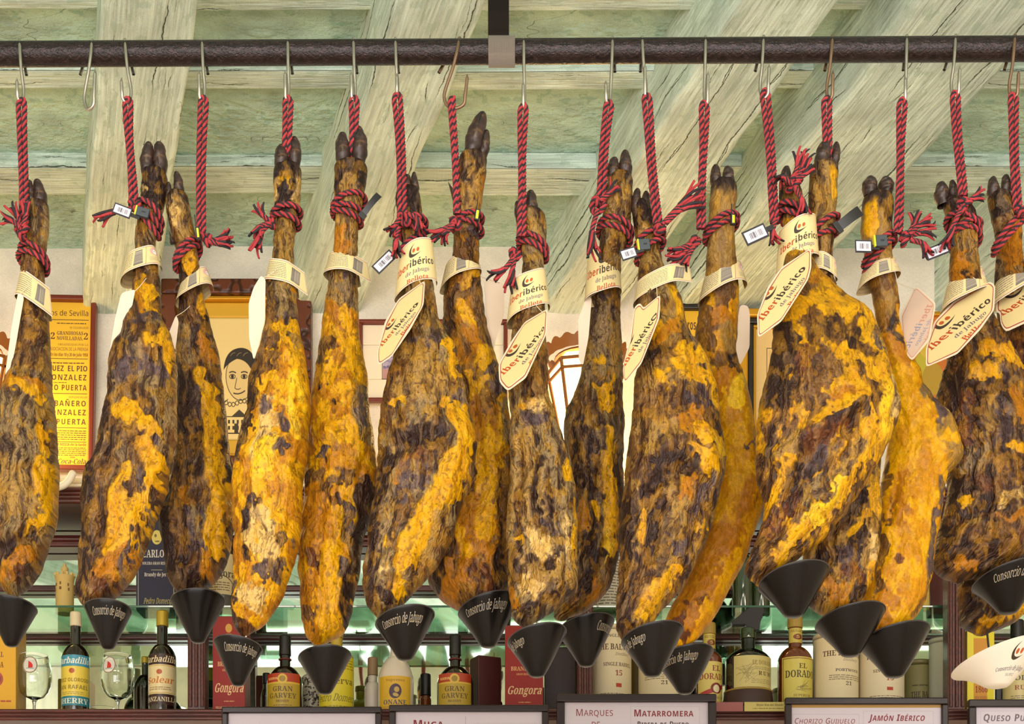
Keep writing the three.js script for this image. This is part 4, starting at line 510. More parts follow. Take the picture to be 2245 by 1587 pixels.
CORDS.forEach((c, i) => {
  const h = HAMS[i], o = thing('tied_cord', 'red and black twisted cord ' + CORD_NOTE[i], 'cord', 'red and black cords'), f = ROD - RODR - 0.004, dk = h.depth(c.ties[0][0]);
  const [cx0, hw0] = h.wOf(c.ties[0][0]), front = dk - h.thick(hw0) * S(dk) - CR * 1.6, rear = dk + h.thick(hw0) * S(dk) + CR * 1.4;
  const dz = c.behind ? rear : front, [tx, ty] = c.top, [fx, fy] = c.foot, sep = c.single ? 3 : 6.2, A = [], Bk = [];
  for (let k = 0; k <= 9; k++) { const t = k / 9, tw = Math.sin(t * Math.PI) * (i % 3 === 1 ? 0.5 : 0.25), sx = sep * Math.cos(tw * 2) * lerp(0.82, 1, t), y = lerp(fy, ty + 9, t), x = lerp(fx, tx, t) + 1.5 * Math.sin(t * 5 + i), d = lerp(dz, f - 0.002, sstep(0, 0.75, t)); A.push(P(x - sx, y, d - 0.002 * tw)); Bk.push(P(x + sx, y, d + 0.002 * tw)); }
  const arch = [P(tx - sep * 0.55, ty + 1.5, f - 0.003), P(tx, ty - 1, f - 0.003), P(tx + sep * 0.55, ty + 1.5, f - 0.003)];
  part(o, 'hanging_loop', cord([...A, ...arch, ...Bk.reverse()]), cordMat);
  c.ties.forEach(([y, s, fr], k) => {
    const pts = []; const [cx, hw] = h.wOf(y), d = h.depth(y);
    for (let q = 0; q < 20; q++) { const th = q / 20 * Math.PI * 2, sn = Math.sin(th), cs = Math.cos(th), yy = y + s * sn - fr * (cs * 0.5 + 0.5) + fr * 0.5, [c2, h2] = h.wOf(yy), r = Math.max(h2, hw * 0.8) * S(d) + CR * (1.0 + 0.15 * (k % 2)); const p = P(lerp(cx, c2, 0.8), yy, d); pts.push(V(p.x + r * sn, p.y, p.z + (h.thick(h2) * S(d) + CR * 1.05) * cs)); }
    part(o, 'neck_wrap', cord(pts, true), cordMat);
  });
  if (c.knot) {
    const [kx, ky, r] = c.knot, pts = [], d = front - CR * 0.9, ctr = P(kx, ky, d), s = S(d) * r * 0.62;
    for (let q = 0; q < 24; q++) { const t = q / 24 * Math.PI * 2; pts.push(V(ctr.x + s * (Math.sin(t) + 1.25 * Math.sin(2 * t + 0.4 * i)) * 0.55, ctr.y + s * (Math.cos(t) - 1.25 * Math.cos(2 * t)) * 0.62, ctr.z + s * 0.6 * Math.sin(3 * t))); }
    part(o, 'knot', cord(pts, true, CR * 1.06), cordMat);
  }
  c.tails.forEach((t, k) => part(o, 'frayed_end', tail(t.map(([x, y], q) => P(x, y, front - 0.006 - 0.004 * q - 0.002 * k)), 0.55), cordMat));
  settle(o, P(tx, ty, f));
});

// ------------------------------------------------------------------ printed paper labels
const CREAM = '#e0c98c', LINE = '#9a4a52', INK = '#3a2c22', BRICK = '#b4531f';
function logo(x, cx, cy, r) {         // dark crescent smile with two red dots
  x.fillStyle = INK; x.beginPath(); x.moveTo(cx - r * 0.1, cy - r * 1.15); x.quadraticCurveTo(cx - r * 1.5, cy - r * 0.5, cx - r * 1.05, cy + r * 0.55); x.quadraticCurveTo(cx - r * 0.5, cy + r * 1.2, cx + r * 0.95, cy + r * 0.25); x.quadraticCurveTo(cx - r * 0.3, cy + r * 0.75, cx - r * 0.72, cy + r * 0.2); x.quadraticCurveTo(cx - r * 0.95, cy - r * 0.55, cx - r * 0.1, cy - r * 1.15); x.fill();
  x.fillStyle = BRICK; for (const k of [-0.32, 0.42]) { x.beginPath(); x.ellipse(cx + r * k, cy - r * 0.12, r * 0.25, r * 0.3, 0.3, 0, 7); x.fill(); }
}
function brandText(x, l, base, w, faint) {
  const a = faint ? '#c98f7a' : '#b4441c', b = faint ? '#9a93a0' : INK;
  x.font = 'bold 100px sans-serif'; const w1 = x.measureText('Iber').width, w2 = x.measureText('ibérico').width, k = w / (w1 + w2), s = 100 * k;
  text(x, 'Iber', l, base, s, a, { bold: 1, align: 'left' }); text(x, 'ibérico', l + w1 * k, base, s, b, { bold: 1, align: 'left' });
  text(x, 'de Jabugo', l + w * 0.56, base + s * 0.78, s * 0.58, faint ? b : '#6a5a62', { bold: 1, font: 'serif' }); text(x, 'Bellota', l + w * 0.56, base + s * 1.62, s * 0.7, a, { bold: 1, font: 'serif' });
}
const cellTag = print(420, 300, (x, w, h) => { x.fillStyle = CREAM; x.fillRect(0, 0, w, h); logo(x, 215, 96, 44); brandText(x, 58, 200, 318); });
const cellTagBack = print(420, 300, (x, w, h) => { x.fillStyle = '#d6b9a0'; x.fillRect(0, 0, w, h); x.save(); x.translate(w, 0); x.scale(-1, 1); brandText(x, 36, 205, 350, true); x.restore(); });
const cellBlank = print(64, 64, (x, w, h) => { x.fillStyle = '#e2ccb0'; x.fillRect(0, 0, w, h); });
const cellLining = print(64, 64, (x, w, h) => { x.fillStyle = '#b08a3c'; x.fillRect(0, 0, w, h); scribble(x, 0, 8, 64, 5, 12, '#8a6a30'); });
function edge(x, w, h) { x.fillStyle = '#e6d8bc'; x.fillRect(0, 0, w, h); x.fillStyle = '#dcc88e'; x.fillRect(5, 9, w - 10, h - 18); x.strokeStyle = LINE; x.lineWidth = 3; x.strokeRect(5, 9, w - 10, h - 18); }
const cellText = print(520, 150, (x, w, h) => { edge(x, w, h); scribble(x, 20, 26, 290, 9, 12, '#7d7264'); x.fillStyle = '#6e645e'; x.save(); x.transform(1, 0, -0.35, 1, 40, 0); x.fillRect(350, 24, 90, 100); x.fillStyle = '#c9bda0'; for (let k = 0; k < 22; k++) x.fillRect(352 + k * 4, 24 + (k % 3) * 9, rnd() * 2.6, 86); x.restore(); });
const cellTextB = print(520, 150, (x, w, h) => { edge(x, w, h); scribble(x, 18, 28, 170, 8, 13, '#7d7264'); x.fillStyle = '#69605a'; x.fillRect(206, 22, 74, 106); x.fillStyle = '#cfc3a6'; for (let k = 0; k < 17; k++) x.fillRect(206, 24 + k * 6.2, 74, rnd() * 3); x.strokeStyle = LINE; x.lineWidth = 3; x.beginPath(); x.moveTo(320, 10); x.lineTo(300, 140); x.stroke(); x.fillStyle = '#d9a7a0'; x.beginPath(); x.ellipse(410, 48, 60, 30, 0, 0, 7); x.fill(); x.fillStyle = '#f4ecd8'; x.beginPath(); x.ellipse(408, 54, 26, 18, 0, 0, 7); x.fill(); x.fillStyle = '#5a4a5a'; x.beginPath(); x.arc(400, 50, 5, 0, 7); x.fill(); scribble(x, 340, 96, 150, 3, 11, '#a09078'); });
const cellLogoBand = print(520, 300, (x, w, h) => { edge(x, w, h); logo(x, 240, 84, 48); brandText(x, 60, 188, 350); });
// ring [centre x, y of the lower rim, lower radius, upper radius, height, side slope, flap length px, cell]
const COLLARS = [
  [76, 676, 42, 30, 62, 24, 20, cellText], [310, 606, 45, 30, 50, -18, 0, cellTextB], [427, 650, 42, 28, 46, -20, 0, cellTextB], [622, 634, 42, 30, 52, 14, 34, cellText], [755, 612, 46, 32, 48, 8, 38, cellText],
  [912, 640, 47, 36, 98, -20, 0, cellLogoBand], [1010, 618, 46, 34, 48, -22, 0, cellTextB], [1158, 694, 48, 37, 84, -20, 0, cellLogoBand], [1322, 652, 41, 33, 104, -12, 0, cellLogoBand], [1446, 650, 58, 50, 42, -20, 42, cellText],
  [1584, 646, 54, 40, 52, -22, 0, cellTextB], [1748, 584, 47, 40, 92, -20, 0, cellLogoBand], [1806, 606, 30, 26, 40, 10, 0, cellTextB], [1926, 622, 48, 36, 38, -18, 0, cellTextB], [2114, 662, 52, 38, 52, -24, 0, cellTextB], [2222, 650, 48, 36, 62, -26, 0, cellTextB]];
const COLLAR_NOTE = ['with tiny print, round the leftmost shank', 'pushed up under the barcode band beside the painted beam', 'round the slim shank before the portrait', 'with a pointed flap, over the portrait frame corner', 'with a flap to the right, on the mint beam', 'with the smiling crescent, above the first hexagonal tag', 'below the highest hoof', 'with the smiling crescent, next to the lantern', 'with the smiling crescent, directly right of the lantern', 'with a barcode flap pointing right', 'with a barcode, left of the widest ham', 'with the smiling crescent, on the widest ham', 'half hidden behind the widest ham', 'above the reversed pale tag', 'above the big tag near the right edge', 'cut by the right picture edge'];
const labelMat = (c) => { const m = c.mat; m.side = THREE.DoubleSide; return m; };
COLLARS.forEach(([cx, cy, rb, rt, hh, sl, flap, cell], i) => {
  const h = HAMS[i], o = thing('paper_collar', 'cream printed paper collar ' + COLLAR_NOTE[i], 'label', 'paper collars on the shanks');
  const t0 = -4.1, t1 = flap ? 0.75 : 1.9, mid = cy - hh / 2, d = h.depth(mid), s = S(d), full = (t1 - t0) * rb + flap;
  const at = (len, v, inset) => {
    const th = Math.min(t1, t0 + len / rb), ex = Math.max(0, len - (t1 - t0) * rb), r = (lerp(rb, rt, v) - inset * 0.6) * (1 + (th < -1.6 ? 0.06 * (th + 1.6) * 0.5 : 0)), wave = 1.5 * Math.sin(th * 3 + i);
    const sn = Math.sin(th), cs = Math.cos(th), px = cx + r * sn + ex * Math.cos(t1), dz = r * cs * 0.92 - ex * Math.sin(t1) + (flap ? 0 : 0);
    const p = P(px, cy - hh * v + sl * (px - cx) / rb + wave - (flap ? 0 : 0), d); return V(p.x, p.y, -d + dz * s);
  };
  const vis0 = (-Math.PI / 2 - t0) * rb, build = (inset, c) => gridGeo(64, 5, (u, v) => { const len = u * full, p = at(len, v, inset), [a, b] = cellUV(c, (len - vis0) / (full - vis0), v); return [p.x, p.y, p.z, a, b]; });
  part(o, 'band', build(0, cell), labelMat(cell)); part(o, 'lining', build(0.9, cellLining), labelMat(cellLining), 'brown inner side of the paper');
  settle(o, P(cx, cy, d));
});
// hanging tags: outline, text line from -> to (or null: plain back), distance offset, label
const TAGS = [
  [5, [[932, 615], [929, 668], [900, 722], [858, 783], [829, 802], [827, 776], [844, 706], [875, 655]], [832, 768, 921, 664], 'hexagonal cream tag on the broad ham, leftmost of the readable tags'],
  [7, [[1201, 677], [1199, 730], [1153, 829], [1113, 858], [1095, 838], [1093, 800], [1120, 750], [1151, 706]], [1097, 830, 1195, 721], 'hexagonal cream tag beside the lantern, on the grey knobbly ham'],
  [9, [[1448, 646], [1446, 697], [1406, 798], [1369, 842], [1366, 807], [1380, 754], [1392, 672], [1404, 664], [1411, 676]], [1366, 812, 1444, 690], 'narrow angled cream tag with a round seal, on the big mottled ham'],
  [11, [[1778, 544], [1779, 586], [1772, 613], [1713, 705], [1662, 741], [1660, 692], [1682, 632], [1713, 587]], [1666, 712, 1772, 584], 'hexagonal cream tag hanging left from the widest ham'],
  [14, [[2171, 617], [2182, 626], [2180, 679], [2150, 722], [2099, 776], [2030, 805], [2030, 765], [2048, 706], [2090, 662]], [2034, 776, 2173, 662], 'largest hexagonal cream tag near the right edge'],
  [15, [[2262, 556], [2266, 700], [2205, 728], [2194, 712], [2192, 688], [2184, 684], [2184, 650], [2200, 640], [2226, 598]], [2190, 700, 2310, 600], 'cream tag cut off by the right picture edge'],
  [13, [[2008, 626], [2052, 664], [2039, 745], [1999, 792], [1980, 767], [1973, 692]], [1986, 776, 2046, 668, 1], 'pale pinkish tag seen from behind with reversed print'],
  [8, [[1288, 646], [1297, 655], [1290, 740], [1278, 802], [1269, 790], [1267, 700]], null, 'white tag seen almost edge on, just above the lantern'],
  [3, [[572, 604], [582, 612], [581, 700], [567, 760], [556, 790], [546, 742], [545, 665], [556, 630]], null, 'blank white back of a tag over the portrait'],
  [6, [[1062, 616], [1098, 613], [1106, 630], [1105, 690], [1088, 742], [1076, 792], [1066, 700]], null, 'blank white tag right of the ham with the highest hoof'],
  [10, [[1622, 668], [1640, 670], [1644, 690], [1643, 762], [1622, 802], [1613, 765], [1617, 700]], null, 'blank pinkish tag back beside the gold frame'],
  [0, [[40, 640], [53, 650], [34, 760], [18, 842], [11, 822], [25, 720]], null, 'thin white tag edge at the far left'],
  [1, [[266, 642], [297, 634], [284, 700], [246, 790], [238, 782], [252, 700]], null, 'narrow grey white tag turned sideways beside the left poster'],
  [2, [[386, 690], [392, 705], [384, 770], [374, 735], [370, 730]], null, 'small white tag corner peeping left of the slim ham'],
];
for (const [hi, poly, line, label] of TAGS) {
  const h = HAMS[hi], o = thing('paper_tag', label, 'tag', 'tags hanging from the hams'), ym = poly.reduce((a, p) => a + p[1], 0) / poly.length, xm = poly.reduce((a, p) => a + p[0], 0) / poly.length;
  const [hc, hw] = h.wOf(ym), d0 = h.depth(ym), off = clamp(1 - ((xm - hc) / (hw + 8)) ** 2, 0, 1), behind = line ? 0 : 1, front = Math.min(d0 - h.thick(hw) * S(d0) * (0.25 + 0.75 * off) - 0.036, h.depth(660) - 0.06);
  const d = label.includes('behind') || label.includes('right of the ham') || label.includes('beside the gold') ? h.depth(640) + 0.02 : line ? front : h.depth(660) - 0.03;
  const cell = line ? (line[4] ? cellTagBack : cellTag) : cellBlank;
  // rounded outline
  const ring = []; const n = poly.length;
  for (let k = 0; k < n; k++) { const a = poly[(k + n - 1) % n], b = poly[k], c = poly[(k + 1) % n], la = Math.hypot(a[0] - b[0], a[1] - b[1]), lc = Math.hypot(c[0] - b[0], c[1] - b[1]), r = Math.min(7, la * 0.4, lc * 0.4), p = [b[0] + (a[0] - b[0]) * r / la, b[1] + (a[1] - b[1]) * r / la], q = [b[0] + (c[0] - b[0]) * r / lc, b[1] + (c[1] - b[1]) * r / lc]; for (const t of [0, 0.5, 1]) ring.push([(1 - t) * (1 - t) * p[0] + 2 * t * (1 - t) * b[0] + t * t * q[0], (1 - t) * (1 - t) * p[1] + 2 * t * (1 - t) * b[1] + t * t * q[1]]); }
  const inset = (f) => ring.map(([x, y]) => { const l = Math.hypot(x - xm, y - ym); return [xm + (x - xm) * (1 - f / l), ym + (y - ym) * (1 - f / l)]; });
  // the card is a flat sheet with its own tilt; print is laid out in metres along it
  const ax = line ? V(line[2] - line[0], line[1] - line[3], 0).normalize() : null;
  const nrm = line ? V(-ax.y, ax.x, 0).multiplyScalar(0.68).add(V(0, 0, 0.74)).normalize() : V(0.3, -0.12, 1).normalize(), C0 = P(xm, ym, d), eye = V(0, EYE, 0), k0 = nrm.dot(C0.clone().sub(eye));
  const to3 = (x, y, z) => { const r = P(x, y, 1).sub(eye); return eye.clone().addScaledVector(r, k0 / nrm.dot(r)).addScaledVector(nrm, z); };
  const L0 = line && to3(line[0], line[1], 0), ex = line && to3(line[2], line[3], 0).sub(L0), L = line ? ex.length() : 1; if (line) ex.normalize(); const ey = line && nrm.clone().cross(ex);
  const sheet = (rg, z, th) => {
    const sh = new THREE.Shape(rg.map(([x, y]) => new THREE.Vector2(x, -y))), g = new THREE.ExtrudeGeometry(sh, { depth: th, bevelEnabled: false, curveSegments: 4 }), p = g.attributes.position, uv = g.attributes.uv;
    for (let k = 0; k < p.count; k++) {
      const q = to3(p.getX(k), -p.getY(k), z + p.getZ(k));
      if (line) { const w = q.clone().sub(L0); uv.setXY(k, ...cellUV(cell, (36 + w.dot(ex) / L * 350) / 420, (100 + w.dot(ey) / L * 370) / 300)); } else uv.setXY(k, ...cellUV(cellBlank, 0.5, 0.5));
      p.setXYZ(k, q.x, q.y, q.z);
    }
    g.computeVertexNormals(); return g;
  };
  if (line) {
    const white = std(0xe4d2b2, 0.6), redLine = std(line[4] ? 0xcf9a86 : 0xa44a3c, 0.6);
    const card = part(o, 'card', sheet(ring, 0, 0.0006), white); part(card, 'border', sheet(inset(4.5), 0.0006, 0.0002), redLine, 'thin red border'); part(card, 'print', sheet(inset(7), 0.0008, 0.0002), cell.mat);
  } else part(o, 'card', sheet(ring, 0, 0.0006), cell.mat);
  const top = poly.reduce((a, p) => (p[1] < a[1] ? p : a)), e = P(h.wOf(top[1] - 20)[0], top[1] - 24, h.depth(top[1]) - h.thick(h.wOf(top[1] - 20)[1]) * S(d0)), s = to3(lerp(top[0], xm, 0.15), lerp(top[1], ym, 0.1), 0);
  part(o, 'string', tube([s, s.clone().lerp(e, 0.5).add(V(0, -0.004, 0.003)), e], 0.0006, 12, 5), std(0xd8cbb0, 0.8));
  settle(o, s);
}
// plastic seals, barcode strips and black straps: [ham, kind, x, y, w, h, degrees, label]
const cellBar = print(120, 60, (x, w, h) => { x.fillStyle = '#26242c'; x.fillRect(0, 0, w, h); x.fillStyle = '#d9d4dc'; x.fillRect(7, 7, w - 14, h - 14); x.fillStyle = '#33303a'; for (let k = 0; k < 26; k++) if (rnd() > 0.35) x.fillRect(22 + k * 3, 17, rnd() * 2.2 + 0.6, 26); });
const blackPlastic = std(0x1d1a1c, 0.4), yellowPlastic = std(0xd8d420, 0.45), greyPlastic = std(0x394248, 0.45);
const SEALS = [
  [1, 'bar', 268, 462, 40, 24, 18, 'white barcode strip tied over the knot beside the empty hook'], [1, 'seal', 312, 466, 30, 20, 14, 'dark plastic seal next to the leftmost barcode strip'],
  [2, 'pin', 434, 512, 9, 26, -6, 'upright yellow and black seal in front of the portrait'], [4, 'strap', 812, 452, 62, 15, -52, 'black strap end above the second yellow ham'], [4, 'bar', 842, 574, 56, 24, -46, 'barcode strip hanging over the crossing mint beam'],
  [6, 'pin', 1046, 472, 11, 24, 8, 'yellow and white seal below the highest hoof'], [9, 'bar', 1378, 556, 36, 24, -20, 'barcode strip between the lantern side ham and the mottled ham'], [9, 'seal', 1411, 537, 27, 24, -8, 'grey plastic seal box on the mottled ham cord'],
  [10, 'pin', 1607, 482, 11, 22, 0, 'yellow seal on the smooth yellow ham behind'], [11, 'bar', 1656, 514, 56, 32, -27, 'barcode strip sticking out left of the bushiest knot'], [12, 'strap', 1860, 482, 66, 24, -38, 'broad black strap beside the two black toes'],
  [13, 'bar', 1893, 540, 38, 28, -2, 'barcode strip below the stubby hoof'], [13, 'seal', 1930, 529, 30, 24, -6, 'grey seal box with yellow edge below the stubby hoof'], [14, 'bar', 2054, 550, 56, 26, -24, 'barcode strip over the cream wall near the right edge'],
];
for (const [hi, kind, x, y, w, hh, deg, label] of SEALS) {
  const h = HAMS[hi], name = { bar: 'barcode_strip', seal: 'plastic_seal', pin: 'plastic_seal', strap: 'plastic_strap' }[kind], o = thing(name, label, kind === 'bar' ? 'barcode strip' : kind === 'strap' ? 'strap' : 'seal', kind === 'bar' ? 'barcode strips' : 'plastic seals');
  const d = h.depth(y) - h.thick(h.wOf(y)[1]) * S(h.depth(y)) - (kind === 'bar' ? 0.024 : 0.018), s = S(d), c = P(x, y, d), M = (g) => { g.rotateZ(-deg * Math.PI / 180); g.rotateY(0.12); g.translate(c.x, c.y, c.z); return g; };
  if (kind === 'bar') {
    const strip = part(o, 'strip', M(box(w * s, hh * s, 0.0012, 0.0005)), blackPlastic);
    const g = new THREE.PlaneGeometry(w * s * 0.98, hh * s * 0.96); const uv = g.attributes.uv; for (let k = 0; k < uv.count; k++) uv.setXY(k, ...cellUV(cellBar, uv.getX(k), uv.getY(k))); g.translate(0, 0, 0.0009); part(strip, 'barcode', M(g), cellBar.mat);
    part(o, 'tie', M(box(22 * s, hh * s * 0.35, 0.002, 0.0006, (w / 2 + 8) * s, 0, -0.002)), blackPlastic);
  } else if (kind === 'seal') { const cs = part(o, 'case', M(box(w * s, hh * s, 0.008, 0.0015)), greyPlastic); part(cs, 'edge', M(box(w * s * 0.14, hh * s * 1.02, 0.0085, 0.001, -w * s * 0.46, 0, 0)), yellowPlastic); part(cs, 'slot', M(box(w * s * 0.3, hh * s * 0.16, 0.009, 0.0008, w * s * 0.1, 0, 0)), blackPlastic); }
  else if (kind === 'pin') { part(o, 'case', M(box(w * s, hh * s, 0.007, 0.001)), blackPlastic); part(o, 'insert', M(box(w * s * 0.55, hh * s * 0.8, 0.008, 0.001)), yellowPlastic); part(o, 'tongue', M(box(w * s * 0.2, hh * s * 1.4, 0.002, 0.0004, -w * s * 0.3, hh * s * 0.9, 0)), blackPlastic); }
  else { part(o, 'strap', M(gridGeo(14, 3, (u, v) => [(u - 0.5) * w * s, (v - 0.5) * hh * s * (0.85 + 0.15 * u), 0.006 * Math.sin(u * 2.6)])), Object.assign(blackPlastic.clone(), { side: THREE.DoubleSide })); part(o, 'buckle', M(box(12 * s, hh * s * 1.15, 0.004, 0.001, -w * s * 0.46, 0, 0.001)), blackPlastic); }
  settle(o, c);
}

// ------------------------------------------------------------------ fat catching cups under the hams
const cupTex = (() => { const c = document.createElement('canvas'); c.width = 2048; c.height = 256; const x = c.getContext('2d'); x.fillStyle = '#0d0a0a'; x.fillRect(0, 0, 2048, 256); for (let k = 0; k < 700; k++) { x.fillStyle = rnd() > 0.5 ? '#141010' : '#0a0808'; x.fillRect(rnd() * 2048, rnd() * 256, rnd() * 8, rnd() * 2 + 1); }
  for (const q of [0.5]) { text(x, 'Consorcio de Jabugo', 2048 * q, 78, 62, '#a89c86', { font: 'serif', skew: -0.35, sx: 1.0 }); } const t = new THREE.CanvasTexture(c); t.colorSpace = THREE.SRGBColorSpace; t.wrapS = THREE.RepeatWrapping; return t; })();
const cupWhiteTex = (() => { const c = document.createElement('canvas'); c.width = 2048; c.height = 512; const x = c.getContext('2d'); x.fillStyle = '#e6dccb'; x.fillRect(0, 0, 2048, 512); x.save(); x.translate(1024, 150); logo(x, 10, 0, 92); x.restore(); text(x, 'Consorcio de Jabugo', 1024, 330, 66, '#5a5a6a', { font: 'serif', skew: -0.3, bold: 1 }); text(x, 'Tel. 959 12', 1040, 395, 46, '#6a6a78', { font: 'serif', bold: 1 }); const t = new THREE.CanvasTexture(c); t.colorSpace = THREE.SRGBColorSpace; return t; })();
const cupMat = new THREE.MeshPhysicalMaterial({ map: cupTex, roughness: 0.27, specularIntensity: 0.5, side: THREE.DoubleSide }), cupWhite = new THREE.MeshStandardMaterial({ map: cupWhiteTex, roughness: 0.4, side: THREE.DoubleSide });
// [ham, centre x, rim y, rim radius, height, rim slope, print turn, pin x, label]
const CUPS = [
  [0, 25, 1330, 54, 88, -3, 3.0, 24, 'black cup cut off at the left edge'], [1, 237, 1336, 50, 88, 0, 0.3, 231, 'black cup lettered in front of the sherry bottle neck'], [2, 434, 1318, 58, 92, 4, 3.1, 437, 'plain black cup over the wooden post beside the dark bottle'],
  [3, 522, 1416, 52, 88, -6, 0.35, 538, 'black lettered cup hiding the red box'], [4, 712, 1440, 57, 82, 6, 3.2, 708, 'plain black cup in front of the yellow bottle'], [5, 888, 1358, 64, 90, 13, -0.1, 887, 'black lettered cup above the white ceramic bottle'],
  [6, 1070, 1330, 65, 90, 17, -0.1, 1067, 'black lettered cup touching the pale squarish ham'], [7, 1177, 1397, 64, 88, 13, -1.5, 1178, 'black cup over the red box with gold script'], [8, 1285, 1374, 61, 88, 12, 1.35, 1290, 'black cup with curled lettering beside the wooden post'],
  [9, 1430, 1394, 67, 90, 13, -1.3, 1422, 'black cup overlapping another one, nearer of the two'], [10, 1502, 1440, 61, 82, 11, -0.5, 1497, 'black cup half hidden, rear one of the overlapping pair'], [11, 1740, 1268, 76, 86, 14, 3.1, 1745, 'plain black cup hanging highest under the widest ham'],
  [12, 1864, 1356, 75, 84, 14, 2.6, 1856, 'plain black cup with a bluish left side, before the pale canister'], [13, 1961, 1398, 75, 88, 14, 3.1, 1956, 'plain black cup under the smooth yellow ham with the bone bulge'], [14, 2210, 1264, 76, 82, 18, 0.1, 2222, 'black lettered cup cut by the right edge'],
  [15, 2186, 1442, 96, 66, 30, 0.3, 2167, 'white cup with the crescent face at the right edge']];
for (const [hi, cx, ry, R, hh, sl, turn, pin, label] of CUPS) {
  const h = HAMS[hi], o = thing('fat_cup', label, 'cup', 'fat catching cups'), yEnd = h.rows[h.rows.length - 1][0], d = clamp(h.depth(ry) - (hi === 9 ? 0.03 : 0) + (hi === 10 ? 0.05 : 0) - 0.01, 2.4, 2.95), s = S(d), c = P(cx, ry, d), white = hi === 15, N = 64;
  // profile from the rounded tip up to the rim, [radius, height] as shares
  const prof = [[0.001, -1], [0.15, -0.995], [0.24, -0.965], [0.3, -0.91], [0.52, -0.64], [0.76, -0.34], [0.95, -0.09], [0.99, -0.03], [1, 0], [0.985, 0.008], [0.965, 0], [0.72, -0.34], [0.47, -0.64], [0.24, -0.9], [0.001, -0.94]], v0 = white ? 1 : 1;
  const g = gridGeo(N, prof.length - 1, (u, v, i, j) => { const th = (u - 0.5) * Math.PI * 2 + turn, [pr, ph] = prof[j], x = pr * R * Math.sin(th), z = pr * R * Math.cos(th), y = ph * hh + (sl * (x / R) + (white ? 0.17 : 0.2) * R * (z / R)) * (1 + ph); return [c.x + x * s, c.y + y * s, c.z + z * s, white ? 0.5 + (u - 0.5) * 1.5 : u, 1 + Math.max(-1, j < 9 ? ph : -0.99)]; }, true);
  const cone = part(o, 'cone', g, white ? cupWhite : cupMat);
  const rim = []; for (let k = 0; k < 40; k++) { const th = k / 40 * Math.PI * 2; rim.push(V(c.x + R * s * Math.sin(th), c.y + (sl * Math.sin(th) + (white ? 0.17 : 0.2) * R * Math.cos(th)) * s, c.z + R * s * Math.cos(th))); }
  part(cone, 'rim', tube(rim, 0.0012, 80, 6, true), white ? std(0xe6dccb, 0.4) : std(0x3a3433, 0.35));
  const pt = P(pin, Math.min(yEnd - 12, ry - 36), d), pb = P(lerp(pin, cx, 0.3), ry + hh * 0.5, d); pt.z = -(h.depth(yEnd)); pb.z = c.z;
  part(o, 'pin', tube([pt, pt.clone().lerp(pb, 0.5), pb], 0.0022, 8, 8), white ? std(0x2a2626, 0.4) : steel, 'metal spike stuck into the ham');
  settle(o, pt);
}

// ------------------------------------------------------------------ wall pictures
const flat = (cell, w, h) => { const g = new THREE.PlaneGeometry(w, h), uv = g.attributes.uv; for (let k = 0; k < uv.count; k++) uv.setXY(k, ...cellUV(cell, uv.getX(k), uv.getY(k))); return g; };
function picture(name, label, category, l, t, r, b, rails, cell, o = {}) {        // rails: [width px, material, depth m] from outside in
  const g = thing(name, label, category), d = o.d ?? BACK - 0.03, s = S(d), c = P((l + r) / 2, (t + b) / 2, d); let w = (r - l) * s, h = (b - t) * s;
  const rot = o.rot ?? 0, M = (q) => { q.rotateZ(rot); q.rotateX(o.lean ?? 0); q.translate(c.x, c.y, c.z); return q; };
  for (const [px, m, dep, nm, lab] of rails) {
    const k = px * s;
    for (const [bw, bh, x, y] of [[w, k, 0, h / 2 - k / 2], [w, k, 0, -h / 2 + k / 2], [k, h - 2 * k, -w / 2 + k / 2, 0], [k, h - 2 * k, w / 2 - k / 2, 0]]) part(g, nm ?? 'frame_rail', M(metricUV(box(bw, bh, dep, Math.min(0.006, k * 0.3), x, y, dep / 2))), m, lab);
    w -= 2 * k; h -= 2 * k;
  }
  part(g, 'backing', M(box(w + 0.004, h + 0.004, 0.006, 0, 0, 0, 0.004)), std(0x3a2a1c, 0.7));
  part(g, 'print', M(flat(cell, w, h).translate(0, 0, 0.009)), cell.mat);
  settle(g, c); return g;
}
const frameRed = std(0x6e2a16, 0.35), frameBlack = std(0x1c1714, 0.35), goldMat = std(0xc9921e, 0.35, { metalness: 0.45 }), goldFlat = std(0xd0a126, 0.5), matCream = std(0xe8cf94, 0.8);
const carved = (() => { const map = dataTex(256, 256, (i, j, o) => { const f = sstep(0.55, 0.95, ridge(i / 34, j / 34, 8)); o[0] = lerp(96, 52, f); o[1] = lerp(46, 22, f); o[2] = lerp(22, 12, f); }, true, true), bumpMap = dataTex(256, 256, (i, j, o) => { o[0] = o[1] = o[2] = 220 * (1 - sstep(0.5, 0.98, ridge(i / 34, j / 34, 8))); }, false, true); for (const t of [map, bumpMap]) t.repeat.set(4, 4); return new THREE.MeshStandardMaterial({ map, bumpMap, bumpScale: 0.004, roughness: 0.4 }); })();
